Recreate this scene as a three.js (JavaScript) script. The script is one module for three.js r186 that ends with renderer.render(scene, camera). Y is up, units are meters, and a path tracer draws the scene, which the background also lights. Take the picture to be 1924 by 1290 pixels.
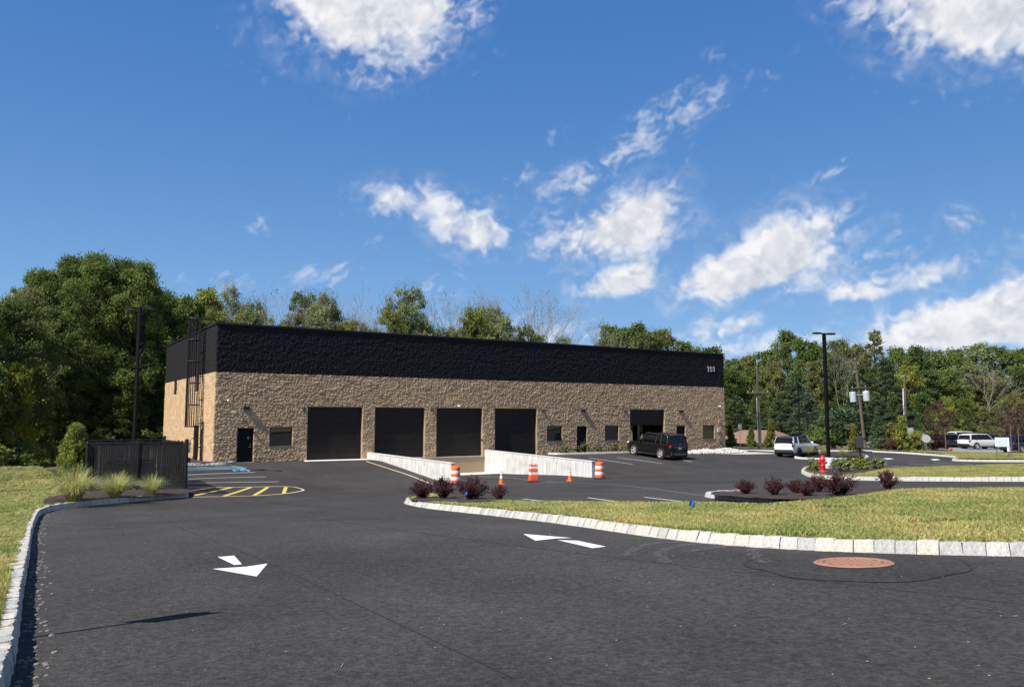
import * as THREE from 'three';
import { mergeGeometries, mergeVertices } from 'three/addons/utils/BufferGeometryUtils.js';
import { RoundedBoxGeometry } from 'three/addons/geometries/RoundedBoxGeometry.js';
import { TextGeometry } from 'three/addons/geometries/TextGeometry.js';
import { FontLoader } from 'three/addons/loaders/FontLoader.js';

// ---------------------------------------------------------------- camera, sun, exposure
const scene = new THREE.Scene();
const EYE = 2.69;                                   // metres above the building's floor level
const camera = new THREE.PerspectiveCamera(46.4, 1024 / 686, 0.1, 2500);
camera.position.set(0, EYE, 0);
camera.rotation.x = 0.09515;
scene.add(camera);
const renderer = new THREE.WebGLRenderer();
renderer.toneMapping = THREE.LinearToneMapping;
renderer.toneMappingExposure = 1.6;
renderer.shadowMap.enabled = true;
const SUN = new THREE.Vector3(-0.773 * Math.cos(0.873), Math.sin(0.873), 0.634 * Math.cos(0.873)).normalize();
const sun = new THREE.DirectionalLight(new THREE.Color(1, 0.95, 0.87), 4.8);
sun.name = 'sun';
sun.position.copy(SUN).multiplyScalar(200); sun.position.z -= 45; sun.target.position.set(0, 0, -45);
sun.castShadow = true; sun.shadow.mapSize.set(4096, 4096);
Object.assign(sun.shadow.camera, { left: -90, right: 90, top: 90, bottom: -90, near: 1, far: 500 });
scene.add(sun, sun.target);

// ---------------------------------------------------------------- random numbers and noise
function rngOf(a) { return () => { a = (a + 0x6d2b79f5) | 0; let t = Math.imul(a ^ (a >>> 15), 1 | a); t = (t + Math.imul(t ^ (t >>> 7), 61 | t)) ^ t; return ((t ^ (t >>> 14)) >>> 0) / 4294967296; }; }
const h2 = (x, y, s = 0) => { let n = Math.imul(x | 0, 374761393) + Math.imul(y | 0, 668265263) + Math.imul(s | 0, 1274126177); n = Math.imul(n ^ (n >>> 13), 1274126177); n ^= n >>> 16; return (n >>> 0) / 4294967296; };
function vn(x, y, s = 0, per = 0) {
  const ix = Math.floor(x), iy = Math.floor(y), fx = x - ix, fy = y - iy, u = fx * fx * (3 - 2 * fx), v = fy * fy * (3 - 2 * fy);
  const w = per ? (i) => ((i % per) + per) % per : (i) => i;
  const a = h2(w(ix), w(iy), s), b = h2(w(ix + 1), w(iy), s), c = h2(w(ix), w(iy + 1), s), d = h2(w(ix + 1), w(iy + 1), s);
  return a + (b - a) * u + (c - a) * v + (a - b - c + d) * u * v;
}
function fbm(x, y, o = 5, s = 0, per = 0) { let a = 0.5, t = 0, n = 0; for (let i = 0; i < o; i++) { t += a * vn(x, y, s + i * 17, per); n += a; a *= 0.5; x *= 2; y *= 2; per *= 2; } return t / n; }
const clamp = (x, a = 0, b = 1) => Math.min(b, Math.max(a, x)), lerp = (a, b, t) => a + (b - a) * t;
const ss = (a, b, x) => { const t = clamp((x - a) / (b - a)); return t * t * (3 - 2 * t); };
const smax = (a, b, k) => { const h = Math.max(k - Math.abs(a - b), 0) / k; return Math.max(a, b) + h * h * k * 0.25; };

// ---------------------------------------------------------------- sky: clear air and fair-weather clouds all round (az 0 = north of the lot = where the camera looks)
{
  const W = 4096, H = 2048, data = new Float32Array(W * H * 4);
  const R = rngOf(77);
  // [azimuth, elevation, half width, half height, tilt in degrees, density, softness 0 firm .. 1 wispy]
  const clouds = [
    [-10.71, 27.91, 5.0, 3.6, -8, 1.1, 0.45], [-7.57, 25.67, 3.8, 2.1, -30, 0.85, 0.8], [-13.40, 28.31, 3, 2.6, 20, 1.0, 0.6], [-3.26, 28.29, 2.2, 1.6, -40, 0.5, 1.0],
    [31.41, 24.71, 4.6, 3.2, 8, 1.1, 0.55], [27.16, 25.47, 3.8, 1.4, 12, 0.7, 0.9], [34.71, 23.04, 4, 2.4, 0, 1.0, 0.6],
    [-6.66, 15.27, 3.4, 1.35, 6, 0.85, 0.6], [-2.79, 13.27, 2.7, 1.6, 12, 1.0, 0.5], [-8.76, 15.08, 1.3, 1.2, -40, 0.65, 0.8],
    [7.63, 13.10, 3.8, 1.9, -6, 1.15, 0.35], [9.36, 14.69, 2.8, 1.7, -25, 1.0, 0.45], [4.59, 16.67, 2.6, 1.2, -18, 0.66, 0.8], [11.16, 20.33, 4.4, 1.5, -28, 0.52, 1.0], [8.47, 18.89, 3.4, 1.1, -35, 0.42, 1.0], [3.02, 13.19, 2.0, 1.8, -40, 0.5, 0.9],
    [7.58, 9.55, 2.6, 1.1, -10, 1.1, 0.35], [9.29, 10.52, 1.5, 1.0, -40, 0.9, 0.5],
    [15.71, 9.83, 3.6, 1.7, -14, 1.15, 0.3], [18.92, 11.27, 3.8, 2.2, -24, 1.15, 0.3], [20.91, 9.54, 3.0, 1.7, 0, 0.75, 0.6], [22.38, 13.11, 1.9, 0.6, -40, 0.5, 0.9],
    [23.84, 8.37, 2.0, 0.75, -4, 0.95, 0.5], [28.09, 9.19, 2.7, 0.8, -16, 0.9, 0.5], [26.00, 10.62, 2.0, 1.3, -20, 0.5, 0.9], [29.57, 12.13, 0.9, 1.0, -20, 0.7, 0.7],
    [31.28, 5.97, 7.2, 1.9, -8, 1.15, 0.35], [28.07, 5.39, 3.6, 0.9, -6, 0.9, 0.5], [36.88, 6.97, 6, 2.8, -6, 1.1, 0.4],
    [16.05, 6.52, 1.7, 0.7, -16, 0.8, 0.6], [13.82, 6.15, 1.4, 1.0, -40, 0.6, 0.8], [18.04, 5.19, 4.0, 0.8, -6, 0.7, 0.7], [11.25, 5.16, 3.2, 0.8, 0, 0.45, 0.9],
    [-17.65, 13.25, 0.8, 0.9, -60, 0.5, 0.9], [22.34, 16.39, 1.1, 0.5, -30, 0.42, 1.0], [3.44, 19.59, 1.0, 0.7, -50, 0.4, 1.0], [0.70, 17.27, 1.2, 0.7, -30, 0.38, 1.0], [-10.41, 12.45, 1.0, 0.6, 0, 0.35, 1.0],
    [-14.04, 9.53, 2.2, 1.2, -20, 0.42, 1.0], [-5.45, 8.83, 1.8, 1.2, -10, 0.45, 1.0], [-19.67, 8.90, 1.6, 0.9, 0, 0.36, 1.0], [-6.17, 5.61, 9, 1.4, 0, 0.55, 0.9], [3.37, 6.39, 3, 1.3, 0, 0.5, 0.9],
  ];
  for (let i = 0; i < 150; i++) { const az = 48 + R() * 264, e = 4 + R() * R() * 50, w = 2 + R() * 5; clouds.push([az > 180 ? az - 360 : az, e, w, w * (0.3 + R() * 0.35), -20 + R() * 30, 0.6 + R() * 0.5, 0.3 + R() * 0.6]); }
  for (let i = 0; i < 12; i++) { const az = -40 + R() * 80, e = 36 + R() * 40, w = 3 + R() * 6; clouds.push([az, e, w, w * 0.5, -20 + R() * 30, 0.6 + R() * 0.5, 0.5]); }
  const dens = (az, el) => {                          // firm density, wispiness, and the wide thin veil round each cloud
    let best = 0, soft = 0.5, veil = 0, shade = 0;
    for (const c of clouds) {
      let dx = az - c[0]; if (dx > 180) dx -= 360; else if (dx < -180) dx += 360;
      dx *= Math.cos(el * 0.01745); const dy = el - c[1];
      if (Math.abs(dx) > 16 || Math.abs(dy) > 11) continue;
      const r = c[7] ??= [Math.cos(c[4] * 0.01745), Math.sin(c[4] * 0.01745)], p = (dx * r[0] - dy * r[1]) / c[2]; let q = (dx * r[1] + dy * r[0]) / c[3]; if (q < 0) q *= 1.25;
      const e = p * p + q * q, d = c[5] * (1 - e * 0.55), w = c[5] * (1 - e * 0.2); if (w > veil) veil = w;
      if (d > 0) { if (d > best) { soft = c[6]; shade = clamp(0.5 - q * 0.42 + p * 0.3, 0, 1); } best = Math.max(best, d) + 0.35 * Math.min(best, d); }
    }
    return [Math.min(best, 1.3), soft, Math.max(0, veil), shade];
  };
  const shape = (az, el, n) => {
    const [d, soft, veil, shade] = dens(az, el); if (veil <= 0.02) return null;
    const w = ss(0.6, 1, soft), wx = az + 1.5 * (fbm(az * 0.45, el * 0.45, 3, 91) - 0.5) + 0.55 * (fbm(az * 1.9, el * 1.9, 3, 95) - 0.5), wy = el + 1.3 * (fbm(az * 0.45 + 40, el * 0.45, 3, 92) - 0.5) + 0.55 * (fbm(az * 1.9 + 9, el * 1.9, 3, 96) - 0.5);
    const a = wx * 0.9 + wy * 0.5 * w, b = (wy - wx * 0.55 * w) * (1 + 0.6 * w), n1 = fbm(a * 0.6, b * 0.75, 4, 5), n2 = fbm(a * 1.9, b * 2.1, n, 8), n3 = fbm(a * 6, b * 6, 3, 13);
    const low = d * 1.12 + (n1 - 0.5) * (0.85 + 0.5 * w) - 0.18, edge = 1 - ss(0.35, 0.95, low);
    const c = clamp((low + ((n2 - 0.5) * (0.72 + 0.4 * soft) + (n3 - 0.5) * 0.14) * (0.3 + 0.7 * edge) - 0.02) / (1.2 + 0.5 * soft));
    const core = c * c * (3 - 2 * c), thin = clamp((veil - 0.3) * 0.6) * clamp((n2 - 0.38) * 2.0 + (n1 - 0.42) * 1.8) * 0.62;
    const lit = clamp(0.86 - shade * 0.42 * ss(0.3, 1, c) + (n2 - 0.5) * 0.9 + (n1 - 0.5) * 0.4, 0.05, 1);
    return [Math.min(1, (1.32 - 0.35 * w) * core + thin * (1 - core)), lit];
  };
  const zen = [0.017, 0.074, 0.255], mid = [0.060, 0.19, 0.44], hor = [0.26, 0.42, 0.585];
  for (let row = 0; row < H; row++) {
    const el = ((row + 0.5) / H - 0.5) * 180;
    for (let col = 0; col < W; col++) {
      // column 0 looks along -x, the middle along +x; az is measured from -z towards +x
      const phi = ((col + 0.5) / W - 0.5) * 360;              // angle from +x towards +z
      let az = phi + 90; if (az > 180) az -= 360;
      const o = (row * W + col) * 4; let r, g, b;
      if (el <= -1) { r = 0.08; g = 0.08; b = 0.07; } else {
        const e = Math.max(el, 0), t1 = Math.exp(-e / 9), t2 = Math.exp(-e / 26);
        r = lerp(lerp(zen[0], mid[0], t2), hor[0], t1); g = lerp(lerp(zen[1], mid[1], t2), hor[1], t1); b = lerp(lerp(zen[2], mid[2], t2), hor[2], t1);
        const inFront = Math.abs(az) < 46 && el < 40;
        const c = shape(az, el, inFront ? 6 : 4);
        if (c) {
          const [al, sh] = c, whites = [lerp(0.23, 0.575, sh), lerp(0.265, 0.58, sh), lerp(0.33, 0.595, sh)];
          r = lerp(r, whites[0], al); g = lerp(g, whites[1], al); b = lerp(b, whites[2], al);
        }
      }
      data[o] = r; data[o + 1] = g; data[o + 2] = b; data[o + 3] = 1;
    }
  }
  const t = new THREE.DataTexture(data, W, H, THREE.RGBAFormat, THREE.FloatType);
  t.mapping = THREE.EquirectangularReflectionMapping; t.magFilter = t.minFilter = THREE.LinearFilter; t.needsUpdate = true;
  scene.background = t; scene.environment = t;
}

// ---------------------------------------------------------------- the lie of the land
// zf = metres in front of the camera; (u, v) = metres along the front wall from its near corner, and out from it.
const X0 = -18.56, ZF0 = 50.06, TH = 0.5621, CT = Math.cos(TH), ST = Math.sin(TH);
const uvOf = (x, zf) => [(x - X0) * CT + (zf - ZF0) * ST, (x - X0) * ST - (zf - ZF0) * CT];
const xzOf = (u, v) => [X0 + u * CT + v * ST, ZF0 + u * ST - v * CT];
function G(x, zf) {
  const slope = EYE - (1.30 - 0.0365 * x + 0.0505 * zf), floor = -0.95 + 0.6 * ss(-6, -16, x) + 0.4 * ss(8, 24, x), base = smax(slope, floor, 0.5);
  const [u, v] = uvOf(x, zf), ap = -(0.093 - 0.045 * ss(24, 40, u) - 0.045 * ss(8, -4, u)) * Math.max(0, v - 2.5) - 0.014 * Math.max(0, u - 45);
  return smax(base, ap, 0.2) - 2.0 * ss(0, 12, -v - 1) * ss(-6.5, -12, u);      // the wood beside the building lies in a hollow
}
const on = (p, dy = 0) => new THREE.Vector3(p[0], G(p[0], p[1]) + dy, -p[1]);

// ---------------------------------------------------------------- naming and building helpers
const taken = {};
function numbered(n) { const k = taken[n] = (taken[n] ?? -1) + 1; return k ? n + '_' + String(k).padStart(3, '0') : n; }
function shade(o) { o.traverse((m) => { if (m.isMesh) { m.castShadow = true; m.receiveShadow = true; } }); return o; }
function thing(name, label, category, pos, turn = 0, group) {
  const o = new THREE.Group(); o.name = numbered(name); o.userData = { label, category }; if (group) o.userData.group = group;
  if (pos) o.position.copy(pos); o.rotation.y = turn; scene.add(o); return o;
}
function part(name, geo, m, parent, label) {
  const o = new THREE.Mesh(Array.isArray(geo) ? merge(geo) : geo, m); o.name = name; o.castShadow = o.receiveShadow = true; if (label) o.userData.label = label; parent.add(o); return o;
}
function structure(name, geo, m, label) {
  const o = new THREE.Mesh(Array.isArray(geo) ? merge(geo) : geo, m); o.name = numbered(name); o.castShadow = o.receiveShadow = true; o.userData = { kind: 'structure', label, category: 'ground' }; scene.add(o); return o;
}
function copyOf(src, pos, turn, label, scale = 1) {
  const o = src.clone(); o.name = numbered(src.name.replace(/_\d{3}$/, '')); o.userData = { ...src.userData, label }; o.position.copy(pos); o.rotation.y = turn;
  if (typeof scale === 'number') o.scale.setScalar(scale); else o.scale.set(...scale);
  scene.add(o); return o;
}
function merge(list) {
  const any = list.some((g) => !g.index), same = list.map((g) => (any && g.index ? g.toNonIndexed() : g));
  const keep = ['position', 'normal', 'uv', 'color'].filter((k) => same.every((g) => g.attributes[k]));
  for (const g of same) for (const k of Object.keys(g.attributes)) if (!keep.includes(k)) g.deleteAttribute(k);
  return mergeGeometries(same);
}
const bx = (w, h, d, x = 0, y = 0, z = 0) => new THREE.BoxGeometry(w, h, d).translate(x, y, z);
const rb = (w, h, d, x = 0, y = 0, z = 0, r = 0.02) => new RoundedBoxGeometry(w, h, d, 1, Math.min(r, w / 2.01, h / 2.01, d / 2.01)).translate(x, y, z);
const cyl = (r0, r1, h, x = 0, y = 0, z = 0, n = 14) => new THREE.CylinderGeometry(r1, r0, h, n).translate(x, y, z);
function bar(a, b, r, n = 6, r2 = r) {
  const A = new THREE.Vector3(...a), B = new THREE.Vector3(...b), d = B.clone().sub(A), g = new THREE.CylinderGeometry(r2, r, d.length(), n);
  g.applyQuaternion(new THREE.Quaternion().setFromUnitVectors(new THREE.Vector3(0, 1, 0), d.normalize())); return g.translate(...A.add(B).multiplyScalar(0.5).toArray());
}
function tube(pts, r, n = 6, seg = 0) { return new THREE.TubeGeometry(new THREE.CatmullRomCurve3(pts.map((p) => new THREE.Vector3(...p))), seg || pts.length * 4, r, n); }
const lathe = (pts, n = 18) => new THREE.LatheGeometry(pts.map((p) => new THREE.Vector2(...p)), n);
function col(r, g, b) { return new THREE.Color().setRGB(r, g, b); }
function mat(c, rough = 0.8, extra = {}) { const m = new THREE.MeshPhysicalMaterial({ color: col(...c), roughness: rough, side: THREE.DoubleSide, ...extra }); return m; }

// ---------------------------------------------------------------- textures: what surfaces are made of
function tex(n, f, srgb = true, rep = [1, 1]) {
  const d = new Uint8Array(n * n * 4);
  for (let y = 0; y < n; y++) for (let x = 0; x < n; x++) { const c = f(x / n, y / n, x, y), o = (y * n + x) * 4; if (typeof c === 'number') d[o] = d[o + 1] = d[o + 2] = clamp(c, 0, 255); else { d[o] = clamp(c[0], 0, 255); d[o + 1] = clamp(c[1], 0, 255); d[o + 2] = clamp(c[2], 0, 255); } d[o + 3] = 255; }
  const t = new THREE.DataTexture(d, n, n); t.wrapS = t.wrapT = THREE.RepeatWrapping; t.magFilter = THREE.LinearFilter; t.minFilter = THREE.LinearMipmapLinearFilter; t.generateMipmaps = true;
  if (srgb) t.colorSpace = THREE.SRGBColorSpace; t.repeat.set(...rep); t.needsUpdate = true; return t;
}

// ---------------------------------------------------------------- sheets draped over the land
const inside = (p, poly) => { let c = false; for (let i = 0, j = poly.length - 1; i < poly.length; j = i++) { const a = poly[i], b = poly[j]; if ((a[1] > p[1]) !== (b[1] > p[1]) && p[0] < ((b[0] - a[0]) * (p[1] - a[1])) / (b[1] - a[1]) + a[0]) c = !c; } return c; };
function clipHalf(poly, ax, lim, sign) {
  const out = []; for (let i = 0; i < poly.length; i++) {
    const a = poly[i], b = poly[(i + 1) % poly.length], da = (a[ax] - lim) * sign, db = (b[ax] - lim) * sign;
    if (da >= 0) out.push(a); if ((da >= 0) !== (db >= 0)) { const t = da / (da - db); out.push([a[0] + (b[0] - a[0]) * t, a[1] + (b[1] - a[1]) * t]); }
  } return out;
}
// A polygon of [x, zf] cut into cells of the given step and laid on the height y(x, zf); uv in metres.
function drape(poly, step, y, tone) {
  let x0 = 1e9, x1 = -1e9, z0 = 1e9, z1 = -1e9; for (const p of poly) { x0 = Math.min(x0, p[0]); x1 = Math.max(x1, p[0]); z0 = Math.min(z0, p[1]); z1 = Math.max(z1, p[1]); }
  const pos = [], uv = [], colr = [], idx = [], map = new Map();
  const vert = (p) => { const k = Math.round(p[0] * 500) + ',' + Math.round(p[1] * 500); let i = map.get(k); if (i === undefined) { i = pos.length / 3; map.set(k, i); pos.push(p[0], y(p[0], p[1]), -p[1]); uv.push(p[0], p[1]); if (tone) { const t = tone(p[0], p[1]); colr.push(...(typeof t === 'number' ? [t, t, t] : t)); } } return i; };
  for (let i = Math.floor(x0 / step); i * step < x1; i++) {
    const colm = clipHalf(clipHalf(poly, 0, i * step, 1), 0, (i + 1) * step, -1); if (colm.length < 3) continue;
    for (let j = Math.floor(z0 / step); j * step < z1; j++) {
      const c = clipHalf(clipHalf(colm, 1, j * step, 1), 1, (j + 1) * step, -1); if (c.length < 3) continue;
      const cl = c.filter((p, k) => { const q = c[(k + 1) % c.length]; return Math.hypot(p[0] - q[0], p[1] - q[1]) > 1e-4; }); if (cl.length < 3) continue;
      for (const f of THREE.ShapeUtils.triangulateShape(cl.map((p) => new THREE.Vector2(p[0], p[1])), [])) {
        const [a, b, d] = f.map((k) => vert(cl[k])); if (a === b || b === d || a === d) continue;
        const A = cl[f[0]], B = cl[f[1]], D = cl[f[2]], area = (B[0] - A[0]) * (D[1] - A[1]) - (B[1] - A[1]) * (D[0] - A[0]);
        if (Math.abs(area) < 1e-7) continue; if (area > 0) idx.push(a, b, d); else idx.push(a, d, b);
      }
    }
  }
  const g = new THREE.BufferGeometry(); g.setAttribute('position', new THREE.Float32BufferAttribute(pos, 3)); g.setAttribute('uv', new THREE.Float32BufferAttribute(uv, 2)); if (tone) g.setAttribute('color', new THREE.Float32BufferAttribute(colr, 3));
  g.setIndex(idx); g.computeVertexNormals(); return g;
}
function smooth(pts, n = 6, closed = false) { const c = new THREE.CatmullRomCurve3(pts.map((p) => new THREE.Vector3(p[0], 0, p[1])), closed, 'centripetal'); return c.getPoints(pts.length * n).map((v) => [v.x, v.z]); }
function resample(pts, step) { const c = new THREE.CatmullRomCurve3(pts.map((p) => new THREE.Vector3(p[0], 0, p[1])), false, 'centripetal'); const n = Math.max(2, Math.round(c.getLength() / step)); c.arcLengthDivisions = n * 8; return c.getSpacedPoints(n).map((v) => [v.x, v.z]); }
function offset(pts, d) { return pts.map((p, i) => { const a = pts[Math.max(0, i - 1)], b = pts[Math.min(pts.length - 1, i + 1)], dx = b[0] - a[0], dz = b[1] - a[1], l = Math.hypot(dx, dz) || 1; return [p[0] - (dz / l) * d, p[1] + (dx / l) * d]; }); }
function ribbon(pts, w, dy, step = 0.4, yf = G) {
  const c = resample(pts, step), L = offset(c, w / 2), Rr = offset(c, -w / 2), pos = [], uv = [], idx = []; let s = 0;
  c.forEach((p, i) => { if (i) s += Math.hypot(p[0] - c[i - 1][0], p[1] - c[i - 1][1]); for (const [q, t] of [[L[i], 1], [Rr[i], 0]]) { pos.push(q[0], yf(q[0], q[1]) + dy, -q[1]); uv.push(s, t); } if (i) { const k = i * 2; idx.push(k - 2, k - 1, k, k, k - 1, k + 1); } });
  const g = new THREE.BufferGeometry(); g.setAttribute('position', new THREE.Float32BufferAttribute(pos, 3)); g.setAttribute('uv', new THREE.Float32BufferAttribute(uv, 2)); g.setIndex(idx); g.computeVertexNormals(); return g;
}

// ---------------------------------------------------------------- asphalt
const N2 = 2048;
const asphaltMap = (() => {           // 9 m of asphalt: stone chips in bitumen, faint dust patches
  const R = rngOf(5), chips = new Float32Array(N2 * N2);
  for (let i = 0; i < 260000; i++) { const x = (R() * N2) | 0, y = (R() * N2) | 0, v = (R() - 0.45) * 46, s = R() < 0.25 ? 2 : 1; for (let a = 0; a < s; a++) for (let b = 0; b < s; b++) chips[((y + b) % N2) * N2 + ((x + a) % N2)] += v; }
  for (let i = 0; i < 500; i++) chips[((R() * N2) | 0) * N2 + ((R() * N2) | 0)] = 60 + R() * 50;
  return tex(N2, (u, v, x, y) => { const p = fbm(u * 6, v * 6, 5, 3, 6), f = vn(u * 512, v * 512, 9, 512), k = 60 + (p - 0.5) * 14 + (vn(u * 90, v * 90, 11, 90) - 0.5) * 5 + (vn(u * 230, v * 230, 12, 230) - 0.5) * 18 + (f - 0.5) * 18 + chips[y * N2 + x] * 0.85; return [k * 1.035, k * 0.995, k * 0.965]; }, true, [1 / 9, 1 / 9]);
})();
const asphaltBump = tex(1024, (u, v) => 128 + (vn(u * 256, v * 256, 21, 256) - 0.5) * 150 + (vn(u * 110, v * 110, 22, 110) - 0.5) * 90, false, [1 / 2.2, 1 / 2.2]);
const asphalt = mat([1, 1, 1], 0.86, { map: asphaltMap, bumpMap: asphaltBump, bumpScale: 0.008, vertexColors: true, specularIntensity: 0.35 });
const asphaltTone = (x, zf) => { const a = fbm(x * 0.13 + 7, zf * 0.13, 4, 31), b = fbm(x * 0.9, zf * 0.25, 3, 35); const [u, v] = uvOf(x, zf), st = fbm(u * 1.6, v * 0.05, 4, 37); return 0.9 + (a - 0.5) * 0.5 + (b - 0.5) * 0.22 + (st - 0.5) * 0.3; };
const WL = 10.3, WR = 19.65, DOCK = 12.4;            // the two dock walls stand at u = WL and u = WR and reach out to v = DOCK
const lot = [[-11.6, 75], [-11.6, 17.5], [-9.6, 17.5], [-9.6, 1.6], [0.9, 1.6], [0.9, 0.02], [WL, 0.02], [WL, DOCK], [WR, DOCK], [WR, 0.02], [45.0, 0.02], [62, 1.5], [86, 14], [80, 70], [40, 90]].map((p) => xzOf(...p));
structure('asphalt_pavement', drape(lot, 0.5, G, asphaltTone), asphalt, 'dark fresh asphalt of the driveway and parking lot');
const dockY = (x, zf) => { const [, v] = uvOf(x, zf), [u] = uvOf(x, zf), e = xzOf(u, DOCK); return lerp(G(e[0], e[1]), -1.2, ss(0, 1, 1 - v / DOCK)); };
structure('loading_ramp', drape([[WL, DOCK], [WL, 0.02], [WR, 0.02], [WR, DOCK]].map((p) => xzOf(...p)), 0.5, dockY, asphaltTone), asphalt, 'sunken asphalt ramp between the two concrete dock walls');

// ---------------------------------------------------------------- bare ground, reaching the horizon
{
  const soilMap = tex(512, (u, v) => { const a = fbm(u * 8, v * 8, 6, 51, 8), b = vn(u * 200, v * 200, 52, 200); const k = 0.7 + a * 0.7 + (b - 0.5) * 0.35; return [72 * k, 70 * k, 44 * k]; }, true, [1 / 6, 1 / 6]);
  const pos = [], uv = [], idx = [], xs = [], zs = [];
  for (let x = -900; x < 900; x += Math.abs(x + 0.01) < 130 ? 2 : 40) xs.push(x); for (let z = -400; z < 1500; z += z > -30 && z < 160 ? 2 : 40) zs.push(z);
  for (const z of zs) for (const x of xs) {
    const [u, v] = uvOf(x, z), d = inside([x, z], lot) ? -0.35 : -0.07, under = u > -1 && u < 47 && v < 14 && v > -20 ? -1.6 : 0;
    const hill = 5.0 * ss(100, 260, Math.hypot(x - 10, z - 40)); pos.push(x, G(x, Math.max(-20, z)) + d + under + hill, -z); uv.push(x, z);
  }
  for (let j = 0; j < zs.length - 1; j++) for (let i = 0; i < xs.length - 1; i++) { const a = j * xs.length + i, b = a + 1, c = a + xs.length, d = c + 1; idx.push(a, b, c, b, d, c); }
  const g = new THREE.BufferGeometry(); g.setAttribute('position', new THREE.Float32BufferAttribute(pos, 3)); g.setAttribute('uv', new THREE.Float32BufferAttribute(uv, 2)); g.setIndex(idx); g.computeVertexNormals();
  structure('ground', g, mat([1, 1, 1], 1, { map: soilMap }), 'bare soil and leaf litter under the trees, reaching to the horizon');
}

// ---------------------------------------------------------------- kerbs of rough granite blocks
const graniteMap = tex(512, (u, v) => { const a = fbm(u * 6, v * 6, 5, 61, 6), b = vn(u * 128, v * 128, 62, 128), c = vn(u * 60, v * 60, 63, 60); const k = 192 + (a - 0.5) * 64 + (b - 0.5) * 60 - (c > 0.82 ? 40 : 0); return [k, k * 0.985, k * 0.95]; }, true, [2, 2]);
const granite = mat([0.95, 0.95, 0.95], 0.9, { map: graniteMap, bumpMap: tex(256, (u, v) => 255 * fbm(u * 12, v * 12, 4, 66, 12), false, [3, 3]), bumpScale: 0.012 });
const granites = [granite, granite.clone(), granite.clone()]; granites[1].color = col(0.78, 0.79, 0.82); granites[2].color = col(1, 0.97, 0.9);
const mortar = mat([0.5, 0.45, 0.37], 1);
function stoneGeo(seed, w, h, len, batter) {      // x along the kerb, z = towards the road, y up from the pavement
  const R = rngOf(seed), g = new THREE.BoxGeometry(len, h + 0.1, w, 3, 2, 2), p = g.attributes.position; const jit = new Map();
  for (let i = 0; i < p.count; i++) {
    const k = [p.getX(i), p.getY(i), p.getZ(i)].map((v) => v.toFixed(3)).join(); if (!jit.has(k)) jit.set(k, [R() - 0.5, R() - 0.5, R() - 0.5]); const j = jit.get(k);
    const top = p.getY(i) > h / 2, f = 1 - (p.getY(i) + (h + 0.1) / 2) / (h + 0.1); let cx = p.getX(i), cz = p.getZ(i), cy = p.getY(i);
    if (top) { cx *= 0.955; cz *= 0.93; cy -= 0.012 * Math.abs(cx / len) * 2; }
    p.setXYZ(i, cx + j[0] * 0.012, cy + (h - 0.1) / 2 + j[1] * 0.016, cz + (cz > 0 ? batter * f : 0) + j[2] * 0.02);
  }
  g.computeVertexNormals(); return g.toNonIndexed();
}
function kerb(pts, o) {
  const { w = 0.13, h = 0.15, len = 0.245, batter = 0.06, label, joined = false } = o, c = resample(pts, len), R = rngOf(o.seed || 1);
  const root = new THREE.Group(); root.name = numbered('stone_kerb'); root.userData = { kind: 'structure', label, category: 'kerb' }; scene.add(root);
  const geos = o.geos || Array.from({ length: 6 }, (_, k) => { const g = stoneGeo(100 + k, w, h, len * 0.975, batter); g.computeVertexNormals(); return g; });
  const many = [], m4 = new THREE.Matrix4();
  for (let i = 0; i < c.length - 1; i++) {
    const a = c[i], b = c[i + 1], dx = b[0] - a[0], dz = b[1] - a[1], l = Math.hypot(dx, dz), nx = -dz / l, nz = dx / l, mx = (a[0] + b[0]) / 2 + nx * (w / 2 + batter), mz = (a[1] + b[1]) / 2 + nz * (w / 2 + batter);
    const q = new THREE.Object3D(); q.position.set(mx, G((a[0] + b[0]) / 2, (a[1] + b[1]) / 2) + (R() - 0.5) * 0.014 - 0.004, -mz);
    q.rotation.set(0, Math.atan2(dz, dx) + (R() - 0.5) * 0.05, Math.atan2(G(b[0], b[1]) - G(a[0], a[1]), l), 'YXZ'); q.scale.set(l / len, 0.97 + R() * 0.08, 0.95 + R() * 0.12);
    const gi = (R() * 6) | 0, mi = (R() * 3) | 0;
    if (joined) { q.updateMatrix(); many.push(geos[gi].clone().applyMatrix4(q.matrix)); } else { const s = new THREE.Mesh(geos[gi], granites[mi]); s.name = 'kerb_stone'; s.castShadow = s.receiveShadow = true; s.position.copy(q.position); s.rotation.copy(q.rotation); s.scale.copy(q.scale); root.add(s); }
  }
  if (joined) { const s = part('kerb_stone', many, granite, root); s.userData.kind = 'stuff'; }
  const bed = offset(c, w * 0.5 + batter), g = [ribbon(bed, w * 0.8, h - 0.016, 0.3)];
  part('mortar_bed', merge(g), mortar, root);
  return c;
}
const kerbLeft = kerb([[-2.03, 2.66], [-2.35, 3.59], [-2.92, 4.78], [-3.42, 5.69], [-4.17, 6.99], [-5.39, 9.06], [-7.64, 12.94], [-11.30, 19.22], [-13.68, 23.43], [-14.82, 25.66], [-15.19, 26.99], [-15.16, 28.03], [-14.60, 29.45], [-14.02, 31.06], [-13.17, 33.06]], { h: 0.19, w: 0.17, batter: 0.03, label: 'granite block kerb along the lawn and the fenced enclosure', seed: 3 });
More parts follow.
